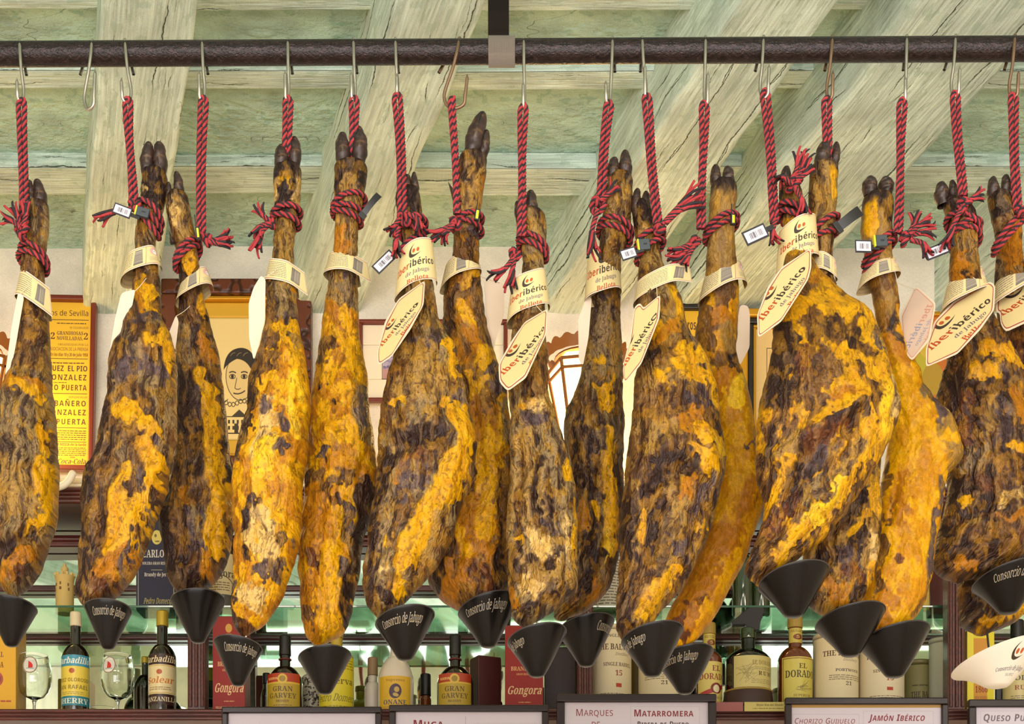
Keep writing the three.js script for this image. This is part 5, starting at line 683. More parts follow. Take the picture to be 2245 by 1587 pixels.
const cellPoster = print(300, 770, (x, w, h) => {
  x.fillStyle = '#e3b52a'; x.fillRect(0, 0, w, h); const I = '#4a2f22', R = w - 18, rt = (s, y, z, o = {}) => text(x, s, R, y, z, I, { align: 'right', ...o }), ln = (y, l = 40) => { x.fillStyle = I; x.fillRect(l, y, R - l, 3); };
  rt('Toros de Sevilla', 62, 36, { fit: 250 }); ln(80); scribble(x, 120, 98, 150, 1, 10, I); rt('SE CELEBRARÁN', 122, 12, { font: 'serif' });
  rt('2', 172, 44, { bold: 1, font: 'serif' }); text(x, '2', 100, 172, 44, I, { bold: 1, font: 'serif' }); text(x, 'GRANDIOSAS', 188, 152, 24, I, { bold: 1, font: 'serif', fit: 136 }); text(x, 'NOVILLADAS,', 188, 176, 24, I, { bold: 1, font: 'serif', fit: 136 });
  rt('ORGANIZADAS POR LA', 202, 14, { font: 'serif', fit: 160 }); rt('ASOCIACION DE LA PRENSA', 226, 21, { fit: 196 }); rt('En los días 18 y 20 de Julio 1958', 252, 21, { fit: 192, bold: 1 }); ln(262); scribble(x, 90, 284, 180, 1, 12, I);
  rt('ROQUEZ  EL PIO', 322, 36, { bold: 1, fit: 232, sx: 1.1 }); rt('GONZALEZ', 364, 36, { bold: 1, gap: 4, fit: 226 }); scribble(x, 60, 376, 120, 1, 8, I); rt('PACO PUERTA', 412, 36, { bold: 1, gap: 3, fit: 240 }); ln(426);
  rt('DON JOSE VILLAR', 448, 12); rt('CABAÑERO', 486, 36, { bold: 1, gap: 4, fit: 226 }); rt('GONZALEZ', 528, 36, { bold: 1, gap: 4, fit: 226 }); rt('PUERTA', 572, 36, { bold: 1, gap: 4, fit: 176 }); ln(586); scribble(x, 50, 602, 230, 5, 10, I);
  ln(652); rt('A las 6 Y MEDIA de la tarde', 640 + 32, 17, { bold: 1, fit: 200 }); scribble(x, 90, 682, 192, 5, 8.5, I);
  x.fillStyle = I; x.fillRect(30, 724, 90, 30); text(x, 'EMBOTELLADO', 75, 744, 12, '#e3b52a', { bold: 1 }); text(x, 'BEBA', 214, 730, 10, I, { bold: 1 }); text(x, 'Coca-Cola', 208, 756, 32, I, { font: 'serif', bold: 1, skew: -0.3, fit: 150 });
});
picture('framed_poster', 'tall yellow bullfight poster in a narrow red brown frame', 'poster', 62, 655, 212, 1036, [[11, frameRed, 0.03]], cellPoster, { rot: -0.02 });
const cellPortrait = print(330, 400, (x, w, h) => {
  x.fillStyle = '#e6cb86'; x.fillRect(0, 0, w, h); x.strokeStyle = '#3f3322'; x.fillStyle = '#3f3322'; x.lineWidth = 2.5; const cx = 172, cy = 196;   // drawn bust of a man with combed dark hair
  x.beginPath(); x.ellipse(cx, cy, 56, 74, -0.12, 0, 7); x.fillStyle = '#dcbf7e'; x.fill(); x.stroke(); x.fillStyle = '#2c2218';
  x.beginPath(); x.moveTo(cx - 66, cy - 26); x.quadraticCurveTo(cx - 60, cy - 96, cx + 6, cy - 98); x.quadraticCurveTo(cx + 72, cy - 96, cx + 66, cy - 10); x.lineTo(cx + 50, cy - 22); x.quadraticCurveTo(cx + 30, cy - 60, cx - 12, cy - 62); x.quadraticCurveTo(cx - 50, cy - 48, cx - 66, cy - 26); x.fill();
  x.strokeStyle = '#8a744a'; for (const k of [0, 1, 2]) { x.beginPath(); x.arc(cx - 20 + k * 26, cy - 62, 20, 3.6, 4.8); x.stroke(); } x.strokeStyle = '#3f3322';
  for (const k of [-30, 18]) { x.beginPath(); x.ellipse(cx + k, cy - 4, 12, 7, 0, 0, 7); x.stroke(); x.beginPath(); x.arc(cx + k, cy - 4, 6, 0, 7); x.fill(); x.lineWidth = 4; x.beginPath(); x.arc(cx + k, cy + 6, 26, 4.2, 5.3); x.stroke(); x.lineWidth = 2.5; }
  x.beginPath(); x.moveTo(cx - 12, cy); x.lineTo(cx - 20, cy + 34); x.quadraticCurveTo(cx - 8, cy + 42, cx + 4, cy + 34); x.stroke(); x.lineWidth = 4; x.beginPath(); x.moveTo(cx - 26, cy + 50); x.quadraticCurveTo(cx - 2, cy + 58, cx + 22, cy + 42); x.stroke(); x.lineWidth = 2.5; x.beginPath(); x.ellipse(cx + 60, cy + 8, 10, 18, 0.2, 0, 7); x.stroke();
  x.beginPath(); x.moveTo(cx - 48, cy + 70); x.quadraticCurveTo(cx - 90, cy + 100, cx - 110, cy + 150); x.moveTo(cx + 40, cy + 72); x.quadraticCurveTo(cx + 90, cy + 96, cx + 120, cy + 130); x.stroke(); for (let k = 0; k < 8; k++) { x.beginPath(); x.arc(cx - 56 + k * 15, cy + 82 + 6 * Math.sin(k), 7, 0, 7); x.stroke(); }
  x.fillStyle = '#3f3322'; x.fillRect(60, 322, 190, 3); x.fillRect(62, 376, 190, 4); for (let k = 0; k < 10; k++) for (const y of [334, 354]) x.fillRect(70 + k * 18, y, 8, 12); x.fillRect(150, 346, 16, 30); x.beginPath(); x.moveTo(140, 322); x.lineTo(170, 300); x.lineTo(200, 322); x.fill();
  x.strokeStyle = '#c7a95e'; x.lineWidth = 3; x.strokeRect(2, 2, w - 4, h - 4);
});
picture('framed_portrait', 'drawn portrait of a dark haired man in a wide carved brown frame', 'picture', 360, 625, 686, 1042, [[33, carved, 0.045, 'frame_rail'], [8, goldMat, 0.03, 'gold_liner'], [34, goldFlat, 0.012, 'mount', 'yellow mount board']], cellPortrait);
const cellPano = print(300, 110, (x, w, h) => { const g = ['#8f82a8', '#7d7196', '#a89ab0']; x.fillStyle = '#b4a6bc'; x.fillRect(0, 0, w, h); for (let k = 0; k < 500; k++) { x.fillStyle = g[k % 3]; x.fillRect(rnd() * w, 10 + rnd() * 66, 4 + rnd() * 10, 3 + rnd() * 6); } x.fillStyle = '#b98a8c'; x.fillRect(0, 78, w, 32); x.fillStyle = '#6a5a80'; for (let k = 0; k < 60; k++) x.fillRect(rnd() * w, 60 + rnd() * 16, 6, 4); });
picture('framed_photograph', 'wide violet tinted photograph on a white mount in a thin brown frame', 'picture', 787, 706, 1113, 885, [[8, frameRed, 0.022], [44, std(0xf0e2c8, 0.8), 0.008, 'mount']], cellPano);
const cellDeS = print(180, 260, (x, w, h) => { x.fillStyle = '#dfae20'; x.fillRect(0, 0, w, h); text(x, 'Toros de Sevilla', 90, 46, 34, '#5a3a22', { fit: 168, bold: 1 }); x.fillStyle = '#5a3a22'; x.fillRect(8, 62, 164, 3); scribble(x, 14, 84, 150, 14, 12, '#7a5a2a'); });
picture('framed_poster', 'yellow poster in a black frame between the mottled ham and the smooth yellow ham', 'poster', 1474, 672, 1606, 930, [[13, frameBlack, 0.025]], cellDeS);
const cellPale = print(200, 300, (x, w, h) => { x.fillStyle = '#e2be78'; x.fillRect(0, 0, w, h); x.strokeStyle = '#6a5230'; x.lineWidth = 2; x.strokeRect(34, 50, w - 68, h - 100); x.fillStyle = '#d6b06a'; x.fillRect(40, 56, w - 80, h - 112); });
picture('framed_print', 'gilt and black framed pale print half hidden behind the widest ham', 'picture', 1618, 688, 1840, 1010, [[18, goldMat, 0.04, 'gilt_rail'], [13, frameBlack, 0.032], [6, goldMat, 0.024, 'gold_liner']], cellPale);
const cellFruit = print(140, 220, (x, w, h) => { x.fillStyle = '#c9722a'; x.fillRect(0, 0, w, h); for (const [a, b, r, c] of [[50, 120, 36, '#c2b22e'], [84, 150, 40, '#b6922a'], [60, 70, 28, '#d8b43c'], [100, 60, 30, '#a8521e'], [40, 190, 30, '#8a4a20']]) { x.fillStyle = c; x.beginPath(); x.arc(a, b, r, 0, 7); x.fill(); } });
picture('framed_painting', 'small orange and yellow still life behind the reversed tag', 'picture', 1985, 690, 2086, 905, [[9, goldMat, 0.025]], cellFruit);

// ------------------------------------------------------------------ wall lanterns
const copper = std(0x8a5220, 0.4, { metalness: 0.4 }), paneGlow = new THREE.MeshStandardMaterial({ color: 0xfff4d0, emissive: 0xffd58a, emissiveIntensity: 4.2, roughness: 0.5, side: THREE.DoubleSide });
function lantern(px, py, label) {
  const o = thing('wall_lantern', label, 'lantern', 'wall lanterns'), d = 4.4, s = S(d), c = P(px, py, d), R0 = 84 * s, R1 = 42 * s, H0 = 210 * s, cr = 26 * s;
  const K = 6, at = (k, r, y) => { const a = (k / K) * Math.PI * 2 + 0.32; return V(c.x + Math.sin(a) * r, c.y + y, c.z + Math.cos(a) * r); };
  const bar = (a, b, r = 0.005) => tube([a, a.clone().lerp(b, 0.5), b], r, 4, 6);
  for (let k = 0; k < K; k++) {
    part(o, 'bar', bar(at(k, R0, 0), at(k, R1, -H0)), copper); part(o, 'rail', bar(at(k, R0, 0), at(k + 1, R0, 0)), copper); part(o, 'rail', bar(at(k, R0, -20 * s), at(k + 1, R0 * 0.97, -20 * s), 0.0045), copper); part(o, 'rail', bar(at(k, R1, -H0), at(k + 1, R1, -H0)), copper);
    const quad = (a, b, e, f) => { const g = new THREE.BufferGeometry(); g.setAttribute('position', new THREE.Float32BufferAttribute([a, b, e, a, e, f].flatMap((p) => [p.x, p.y, p.z]), 3)); g.computeVertexNormals(); return g; };
    part(o, 'pane', quad(at(k, R0 * 0.97, 0), at(k, R1 * 0.97, -H0), at(k + 1, R1 * 0.97, -H0), at(k + 1, R0 * 0.97, 0)), paneGlow, 'glowing glass pane');
    part(o, 'pane', quad(at(k, R0 * 0.97, 0), at(k + 1, R0 * 0.97, 0), at(k + 1, R0 * 0.8, cr * 0.7), at(k, R0 * 0.8, cr * 0.7)), paneGlow, 'glowing glass pane');
  }
  const crown = gridGeo(96, 6, (u, v) => { const a = u * Math.PI * 2, sc = Math.abs(Math.sin(a * 9)), r = R0 * lerp(0.98, 1.06, v) * (1 + 0.025 * sc), y = lerp(cr * 0.75, cr * (1.5 + 0.35 * sc), v); return [c.x + Math.sin(a) * r, c.y + y, c.z + Math.cos(a) * r]; }, true);
  part(o, 'scalloped_crown', crown, Object.assign(std(0x9a5a20, 0.45), { side: THREE.DoubleSide }));
  part(o, 'added_top_plate', new THREE.CylinderGeometry(R0 * 0.82, R0 * 0.82, 0.004, 24).translate(c.x, c.y + cr * 0.85, c.z), copper);  // added plate, put in to keep lantern light off the ceiling
  part(o, 'bracket', tube([V(c.x, c.y + cr * 0.9, c.z - R0 * 0.9), V(c.x, c.y + cr * 1.2, c.z - R0 * 1.2), V(c.x, c.y + cr * 0.8, -BACK)], 0.008, 16, 8), copper);
  part(o, 'bottom_plate', new THREE.CylinderGeometry(R1, R1 * 0.6, 0.01, 6).translate(c.x, c.y - H0, c.z), copper);
  for (let k = 0; k < K; k++) {          // one soft light just outside each glowing pane, facing away from it
    const a = ((k + 0.5) / K) * Math.PI * 2 + 0.32, n = V(Math.sin(a), -0.2, Math.cos(a)), l = new THREE.RectAreaLight(0xffc877, LANTERN_POWER, 62 * s, H0 * 0.9), p = V(c.x, c.y - H0 / 2, c.z).addScaledVector(V(n.x, 0, n.z), (R0 + R1) / 2 + 0.008);
    l.position.copy(p); l.lookAt(p.clone().add(n)); l.castShadow = true; o.add(l);
  }
  settle(o, c);
}
lantern(1284, 812, 'glowing six sided lantern with a scalloped copper crown'); lantern(-66, 790, 'glowing lantern just inside the left picture edge');

// ------------------------------------------------------------------ back bar: shelves, mirror, cornice, posts
const SHELF_Y = EYE + (HORIZON - 1554) * 4.15 / F, GLASS_Y = EYE + (HORIZON - 1316) * 4.2 / F, HALF = 3.19;
const mirrorMat = new THREE.MeshStandardMaterial({ color: 0xd9e4d4, metalness: 1, roughness: 0.02 });
const span = (t, b, d0, d1, rad) => { const y0 = P(0, t, d0).y, y1 = P(0, b, d0).y; return metricUV(box(HALF * 2, y0 - y1, d1 - d0, rad, 0, (y0 + y1) / 2, -(d0 + d1) / 2)); };
const bead = (y, d, r) => { const p = P(0, y, d); return new THREE.CylinderGeometry(r, r, HALF * 2, 14).rotateZ(Math.PI / 2).translate(0, p.y, p.z); };
{
  const o = thing('wall_mirror', 'long silvered mirror with dark wooden rails and a strip for the reflected shelf behind the bottles', 'mirror');
  part(o, 'mirror_glass', pxBox(-1160, 1085, 3405, 1600, 4.6, 4.64, 0), mirrorMat);
  part(o, 'rail', span(1384, 1402, 4.56, 4.598, 0.006), darkWood); part(o, 'rail', span(1282, 1296, 4.56, 4.598, 0.005), darkWood); const rl = part(o, 'rail', span(1172, 1198, 4.53, 4.598, 0.006), darkWood); part(rl, 'moulding', bead(1182, 4.53, 0.008), darkWood);  // first rail stands in for the glass shelf front reflected in the mirror
  settle(o, V(0, SHELF_Y, -4.6));
  const sh = thing('bar_shelf', 'dark red brown wooden shelf with beaded edge carrying the lower bottles', 'shelf');
  part(sh, 'shelf_board', metricUV(box(HALF * 2, 0.032, 0.44, 0.004, 0, SHELF_Y - 0.0162, -4.37)), darkWood);
  for (const [y, r, d] of [[1558.5, 0.0055, 4.15], [1567, 0.0045, 4.152], [1575, 0.006, 4.15]]) part(sh, 'moulding', bead(y, d, r), darkWood);
  settle(sh, V(0, SHELF_Y, -4.4));
  const co = thing('bar_cornice', 'dark moulded wooden cornice with a cream top over the mirror', 'cornice');
  part(co, 'cornice', span(1066, 1104, 4.36, 4.598, 0.006), darkWood); for (const [y, r, d] of [[1070, 0.011, 4.34], [1080, 0.009, 4.35], [1089, 0.007, 4.355], [1098, 0.009, 4.36]]) part(co, 'moulding', bead(y, d, r), darkWood);
  part(co, 'cornice_top', span(1046, 1066, 4.32, 4.62, 0.004), std(0xe2d2b0, 0.7), 'cream painted top board'); part(co, 'moulding', bead(1056, 4.32, 0.006), std(0xd8c49c, 0.7));
  settle(co, P(CX, 1080, 4.4));
  [[411, 450, 'left reeded wooden post of the back bar'], [1266, 1300, 'middle reeded wooden post beside the canister marked 15'], [2078, 2117, 'right hand reeded wooden post beside the white cup']].forEach(([l, r, label]) => {
    const p = thing('bar_post', label, 'post', 'posts of the back bar'), t = GLASS_Y + 0.32, w = (r - l) * S(4.17), x = P((l + r) / 2, 0, 4.17).x; const hh = P(0, 1100, 4.17).y - SHELF_Y;
    const pm = part(p, 'post', metricUV(box(w, hh, 0.05, 0.003, x, SHELF_Y + hh / 2, -4.195)), darkWood);
    for (let k = 0; k < 3; k++) part(pm, 'reed', new THREE.CylinderGeometry(0.0055, 0.0055, hh - 0.02, 10).translate(x + w * ((k + 0.5) / 3 - 0.5), SHELF_Y + hh / 2, -4.17), darkWood);
    settle(p, V(x, SHELF_Y, -4.195));
  });
  const gs = thing('glass_shelf', 'clear glass shelf halfway up the back bar mirror', 'shelf');
  part(gs, 'sheet', box(HALF * 2, 0.007, 0.3, 0.0015, 0, GLASS_Y - 0.0036, -4.4), phys(0xd6efe0, 0.04, { transmission: 1, thickness: 0, ior: 1.5 }));
  part(gs, 'front_edge', box(HALF * 2, 0.006, 0.003, 0.001, 0, GLASS_Y - 0.0036, -4.248), phys(0x2e5a44, 0.1, { clearcoat: 1 }), 'dark green edge of the glass');
  settle(gs, V(0, GLASS_Y, -4.4));
}
{
  const o = thing('white_pipe', 'curved white pipe end above the cornice beside the leftmost ham', 'pipe');
  part(o, 'pipe', tube([P(90, 1060, 4.3), P(118, 1069, 4.28), P(140, 1063, 4.27), P(152, 1052, 4.27), P(159, 1039, 4.27)], 8 * S(4.27), 30, 12), std(0xe9dcc0, 0.5)); part(o, 'end_cap', new THREE.SphereGeometry(8 * S(4.27), 12, 8).translate(...P(159, 1039, 4.27).toArray()), std(0xe9dcc0, 0.5));
  settle(o, P(90, 1060, 4.3));
}

// ------------------------------------------------------------------ bottles, boxes and canisters
const GLASS = { brown: phys(0x1d0f08, 0.1, { clearcoat: 1 }), black: phys(0x100c0a, 0.1, { clearcoat: 1 }), amber: phys(0x6b2c0a, 0.08, { clearcoat: 1 }), yellow: phys(0xb99a2a, 0.12, { clearcoat: 1 }), white: phys(0xdccdbb, 0.3, { clearcoat: 0.6 }), green: phys(0x2c3a14, 0.08, { clearcoat: 1 }), clear: phys(0xffffff, 0.02, { transmission: 1, thickness: 0, ior: 1.45 }) };
const CAP = { cream: std(0xd9c7a0, 0.5), gold: std(0xb89a2c, 0.4, { metalness: 0.3 }), black: std(0x17120f, 0.4), amber: std(0xa88a3a, 0.5), red: std(0x6a2018, 0.5), spotted: std(0x9a7a58, 0.6) };
const lathe = (pts, seg = 40) => new THREE.LatheGeometry(pts.map(([r, y]) => new THREE.Vector2(Math.max(r, 0.00005), y)), seg);
const wrap = (cell, r, y0, y1, half, turn = 0) => gridGeo(28, 1, (u, v) => { const a = lerp(-half, half, u) + turn, [s, t] = cellUV(cell, u, v); return [Math.sin(a) * r, lerp(y0, y1, v), Math.cos(a) * r, s, t]; });
const stuffGroup = 'bottles and packages on the back bar';
// px: x centre, width, top, [cap bottom], neck width, shoulder top, shoulder bottom; stands on y (metres)
function bottle(name, label, b) {
  const o = thing(name, label, b.cat ?? 'bottle', stuffGroup), d = b.d ?? 4.26, s = S(d), base = b.on ?? SHELF_Y, c = P(b.x, 0, d), Y = (py) => P(0, py, d).y - base, R = b.w / 2 * s, n = b.neck / 2 * s;
  const T = Y(b.top), cp = Y(b.cap), st = Y(b.st), sb = Y(b.sb), pts = [[0, 0], [R * 0.9, 0], [R, R * 0.12], [R, sb]];
  for (let k = 1; k <= 8; k++) { const t = k / 8; pts.push([lerp(R, n, t * t * (3 - 2 * t) * 0.6 + 0.4 * (1 - Math.sqrt(1 - t * t))), lerp(sb, st, Math.sin(t * Math.PI / 2) * 0.7 + t * 0.3)]); }
  pts.push([n, cp], [n * 0.9, cp], [0, cp]);
  const gl = part(o, 'glass', lathe(pts), GLASS[b.glass]);
  const cap = part(o, 'cap', lathe([[0, cp], [n * 1.12, cp], [n * 1.14, cp + 0.003], [n * 1.1, T - 0.003], [n * 0.98, T], [0, T]], 28), b.capMat ?? CAP[b.capc]);
  if (b.ring) part(gl, 'neck_ring', new THREE.TorusGeometry(n * 1.1, n * 0.16, 8, 28).rotateX(Math.PI / 2).translate(0, lerp(cp, st, 0.35), 0), CAP[b.ring]);
  for (const [cell, t, bt, half, turn, rad] of b.labels ?? []) part(gl, 'label', wrap(cell, (rad ?? b.w / 2) * s + 0.0006, Y(bt), Y(t), half, turn ?? 0), cell.gloss);
  o.position.set(c.x, base, c.z); return o;
}
const cover = (draw) => (x, w, h) => draw(x, w, h);
const cellSherry = print(190, 260, (x, w, h) => { x.fillStyle = '#e5c84a'; x.fillRect(0, 0, w, h); x.fillStyle = '#3f8fa8'; x.fillRect(0, 0, w, 58); text(x, 'Barbadillo', w / 2, 44, 44, '#f3ead2', { font: 'serif', skew: -0.25, bold: 1, fit: 176 }); x.fillStyle = '#b4531f'; x.beginPath(); x.arc(95, 82, 13, 0, 7); x.fill(); text(x, 'JEREZ OLOROSO', w / 2, 138, 26, '#8a7020', { bold: 1, fit: 166 }); text(x, 'SAN RAFAEL', w / 2, 176, 28, '#8a7020', { bold: 1, fit: 160 }); scribble(x, 40, 192, 110, 2, 9, '#a08a40'); x.fillStyle = '#217d8c'; x.fillRect(0, 212, w, 48); text(x, 'SHERRY', w / 2, 250, 38, '#efe6cc', { bold: 1, font: 'serif', fit: 170 }); });
const cellManz = print(190, 260, (x, w, h) => { x.fillStyle = '#e3cf9a'; x.fillRect(0, 0, w, h); x.fillStyle = '#3a2018'; x.fillRect(0, 0, w, 54); text(x, 'Barbadillo', w / 2, 42, 44, '#e8d9ac', { font: 'serif', skew: -0.25, bold: 1, fit: 176 }); x.strokeStyle = '#c49a3a'; x.lineWidth = 3; x.strokeRect(6, 60, w - 12, 140); x.fillStyle = '#b4531f'; x.beginPath(); x.arc(95, 92, 13, 0, 7); x.fill(); text(x, 'Solear', w / 2, 150, 44, '#c9701e', { font: 'serif', bold: 1, skew: -0.2, fit: 140 }); scribble(x, 40, 172, 110, 2, 10, '#8a6a40'); x.fillStyle = '#3a2018'; x.fillRect(0, 206, w, 54); text(x, 'MANZANILLA', w / 2, 244, 32, '#e8d9ac', { bold: 1, font: 'serif', fit: 178 }); });
bottle('wine_bottle', 'sherry bottle with blue and yellow label between the two wine glasses', { x: 166, w: 60, top: 1342, cap: 1374, neck: 22, st: 1414, sb: 1446, glass: 'brown', capc: 'cream', labels: [[cellSherry, 1442, 1552, 1.5]] });
bottle('wine_bottle', 'manzanilla bottle with cream and dark brown label left of the wooden post', { x: 356, w: 60, top: 1340, cap: 1374, neck: 23, st: 1414, sb: 1446, glass: 'brown', capc: 'gold', labels: [[cellManz, 1440, 1550, 1.5]] });
bottle('wine_bottle', 'dark bottle half hidden behind the manzanilla bottle', { x: 318, w: 50, top: 1440, cap: 1455, neck: 14, st: 1480, sb: 1512, d: 4.42, glass: 'brown', capc: 'gold' });
const cellGarvey = print(200, 200, (x, w, h) => { x.fillStyle = '#b99a2e'; x.fillRect(0, 0, w, h); x.fillStyle = '#b03a1c'; x.fillRect(0, 0, w, 48); x.fillStyle = '#d8b23c'; x.fillRect(0, 46, w, 9); x.beginPath(); x.arc(100, 30, 26, 0, 7); x.fill(); x.fillStyle = '#9a7a1e'; x.beginPath(); x.arc(100, 30, 16, 0, 7); x.fill(); text(x, 'RESERVA', 44, 34, 18, '#e8c878', { bold: 1, fit: 62 }); text(x, 'GRAN', w / 2, 96, 36, '#5a4212', { font: 'serif', bold: 1 }); text(x, 'GARVEY', w / 2, 132, 36, '#5a4212', { font: 'serif', bold: 1, fit: 150 }); text(x, 'BRANDY', w / 2, 154, 16, '#5a4212', { font: 'serif', bold: 1 }); scribble(x, 50, 170, 100, 2, 10, '#6a5220'); });
for (const [x, lab] of [[625, 'brandy bottle with red and gold label beside the cup in front of the yellow bottle'], [998, 'brandy bottle with red and gold label left of the plain maroon box']]) bottle('brandy_bottle', lab, { x, w: 80, top: 1394, cap: 1438, neck: 23, st: 1462, sb: 1502, glass: 'brown', capc: 'black', ring: 'red', labels: [[cellGarvey, 1484, 1566, 1.05]] });
bottle('slim_bottle', 'slim dark bottle with gold pattern between the red box and the brandy bottle', { x: 584, w: 24, top: 1476, cap: 1500, neck: 15, st: 1512, sb: 1530, d: 4.36, glass: 'brown', capc: 'black' });
const cellCrackle = print(120, 150, (x, w, h) => { x.fillStyle = '#cdbfa6'; x.fillRect(0, 0, w, h); x.fillStyle = '#3a3028'; for (let k = 0; k < 170; k++) { x.beginPath(); x.ellipse(rnd() * w, rnd() * h, 2 + rnd() * 6, 1 + rnd() * 3, rnd() * 3, 0, 7); x.fill(); } });
bottle('patterned_bottle', 'black and white mottled bottle behind the cup, left of the yellow bottle', { x: 684, w: 48, top: 1452, cap: 1470, neck: 20, st: 1478, sb: 1490, d: 4.36, glass: 'white', capc: 'spotted', labels: [[cellCrackle, 1488, 1570, 1.55]] });
const cellYellow = print(180, 220, (x, w, h) => { x.fillStyle = '#d6c21e'; x.fillRect(0, 0, w, h); scribble(x, 110, 16, 60, 4, 11, '#8a7a18'); text(x, 'Reserva', 100, 112, 34, '#6a5a1a', { font: 'serif', bold: 1, fit: 130 }); text(x, 'Pedro Domecq', 92, 180, 40, '#5a5a2a', { font: 'serif', skew: -0.3, fit: 170 }); scribble(x, 30, 200, 120, 1, 8, '#8a7a18'); });
bottle('wine_bottle', 'bottle with a big lemon yellow label behind a plain black cup', { x: 738, w: 76, top: 1386, cap: 1400, neck: 26, st: 1420, sb: 1448, glass: 'yellow', capc: 'amber', labels: [[cellYellow, 1446, 1566, 1.45]] });
bottle('ceramic_bottle', 'small white bottle with a brown decorated stopper', { x: 817, w: 36, top: 1442, cap: 1482, neck: 20, st: 1496, sb: 1516, d: 4.33, glass: 'white', capc: 'spotted' });
const cellLion = print(150, 170, (x, w, h) => { x.fillStyle = '#dcae28'; x.fillRect(0, 0, w, h); text(x, 'Supremo', 78, 26, 18, '#a06a1a', { font: 'serif', bold: 1 }); x.fillStyle = '#4a3046'; x.beginPath(); x.ellipse(78, 74, 26, 36, 0.1, 0, 7); x.fill(); x.fillStyle = '#caa85a'; x.beginPath(); x.ellipse(84, 66, 11, 14, 0, 0, 7); x.fill(); x.beginPath(); x.ellipse(80, 92, 13, 9, 0.4, 0, 7); x.fill(); text(x, 'ONANE', 76, 138, 30, '#3a3a6a', { font: 'serif', bold: 1, fit: 104 }); scribble(x, 10, 150, 130, 2, 8, '#a08030'); });
bottle('ceramic_bottle', 'white ceramic bottle with a yellow label below a lettered cup', { x: 868, w: 78, top: 1408, cap: 1416, neck: 24, st: 1440, sb: 1494, glass: 'white', capc: 'cream', labels: [[cellLion, 1490, 1566, 1.0]] });
bottle('slim_bottle', 'short slim bottle with a black top and red foot right of the white ceramic bottle', { x: 933, w: 25, top: 1478, cap: 1526, neck: 21, st: 1530, sb: 1534, d: 4.34, glass: 'amber', capc: 'black' });

function carton(name, label, l, t, r, o2 = {}) {
  const o = thing(name, label, 'box', stuffGroup), d = o2.d ?? 4.2, base = o2.on ?? SHELF_Y, s = S(d), w = (r - l) * s, dep = o2.dep ?? Math.min(w, 0.09), a = P((l + r) / 2, t, d), h = a.y - base;
  const ct = part(o, 'carton', box(w, h, dep, 0.0025, 0, h / 2, -dep / 2), o2.mat ?? std(o2.color, 0.45));
  if (o2.cell) part(ct, 'print', flat(o2.cell, w * 0.985, h * 0.99).translate(0, h / 2, 0.0006), o2.cell.mat);
  part(ct, 'lid_flap', box(w * 0.96, 0.003, dep * 0.96, 0.001, 0, h + 0.0008, -dep / 2), o2.mat ?? std(o2.color, 0.5));
  o.rotation.y = o2.turn ?? 0; o.position.set(a.x, base, a.z); return o;
}
const cellArsenal = print(150, 330, (x, w, h) => { x.fillStyle = '#d6a022'; x.fillRect(0, 0, w, h); x.fillStyle = '#6a2a1c'; x.fillRect(96, 40, 5, 34); text(x, 'ARSENAL', 98, 130, 26, '#5a2a20', { bold: 1, font: 'serif', align: 'right', fit: 100 }); text(x, 'MENDOZA', 98, 168, 28, '#5a2a20', { bold: 1, font: 'serif', align: 'right', fit: 110 }); x.fillStyle = '#a04a3a'; x.beginPath(); x.arc(70, 210, 26, 0, 7); x.fill(); x.strokeStyle = '#6a2a1c'; x.lineWidth = 3; x.beginPath(); x.arc(70, 210, 15, 0, 7); x.stroke(); scribble(x, 60, 290, 70, 1, 14, '#a03a2a'); });
carton('gift_box', 'yellow ochre gift box at the far left of the shelf', -42, 1360, 35, { cell: cellArsenal, color: 0xd09a20 });
const cellGong = print(170, 380, (x, w, h) => { x.fillStyle = '#8f1d14'; x.fillRect(0, 0, w, h); for (let k = 0; k < 400; k++) { x.fillStyle = rnd() > 0.5 ? '#9c2418' : '#7c1810'; x.fillRect(rnd() * w, rnd() * h, 3, 2); } x.fillStyle = '#c9963c'; x.beginPath(); x.arc(85, 44, 18, 0, 7); x.fill(); x.fillRect(70, 66, 30, 40); text(x, 'BRANDY', 70, 196, 26, '#d8b070', { font: 'serif', bold: 1, fit: 90 }); text(x, 'GRAN RESERVA', 90, 216, 13, '#d8b070', { font: 'serif', bold: 1, fit: 80 }); text(x, 'Gongora', 85, 300, 50, '#dfc08a', { font: 'serif', skew: -0.25, fit: 156, bold: 1 }); scribble(x, 60, 336, 60, 1, 10, '#c79a60'); text(x, 'VILLANUEVA DEL ARISCAL', 85, 366, 13, '#e0c8a0', { font: 'serif', bold: 1, fit: 140 }); });
carton('gift_box', 'red gift box half covered by a lettered black cup, right of the first wooden post', 466, 1352, 537, { cell: cellGong, color: 0x7c1810 });
carton('gift_box', 'red gift box with gold script left of the middle wooden post', 1107, 1372, 1191, { cell: cellGong, color: 0x7c1810 });
carton('gift_box', 'plain maroon box turned slightly, between the brandy bottle and the red box', 1046, 1440, 1102, { color: 0x4a1a18, turn: 0.45, d: 4.29, dep: 0.06 });
carton('gift_box', 'dark maroon box in the corner beside the middle wooden post', 1194, 1420, 1262, { color: 0x2e1214, d: 4.3 });
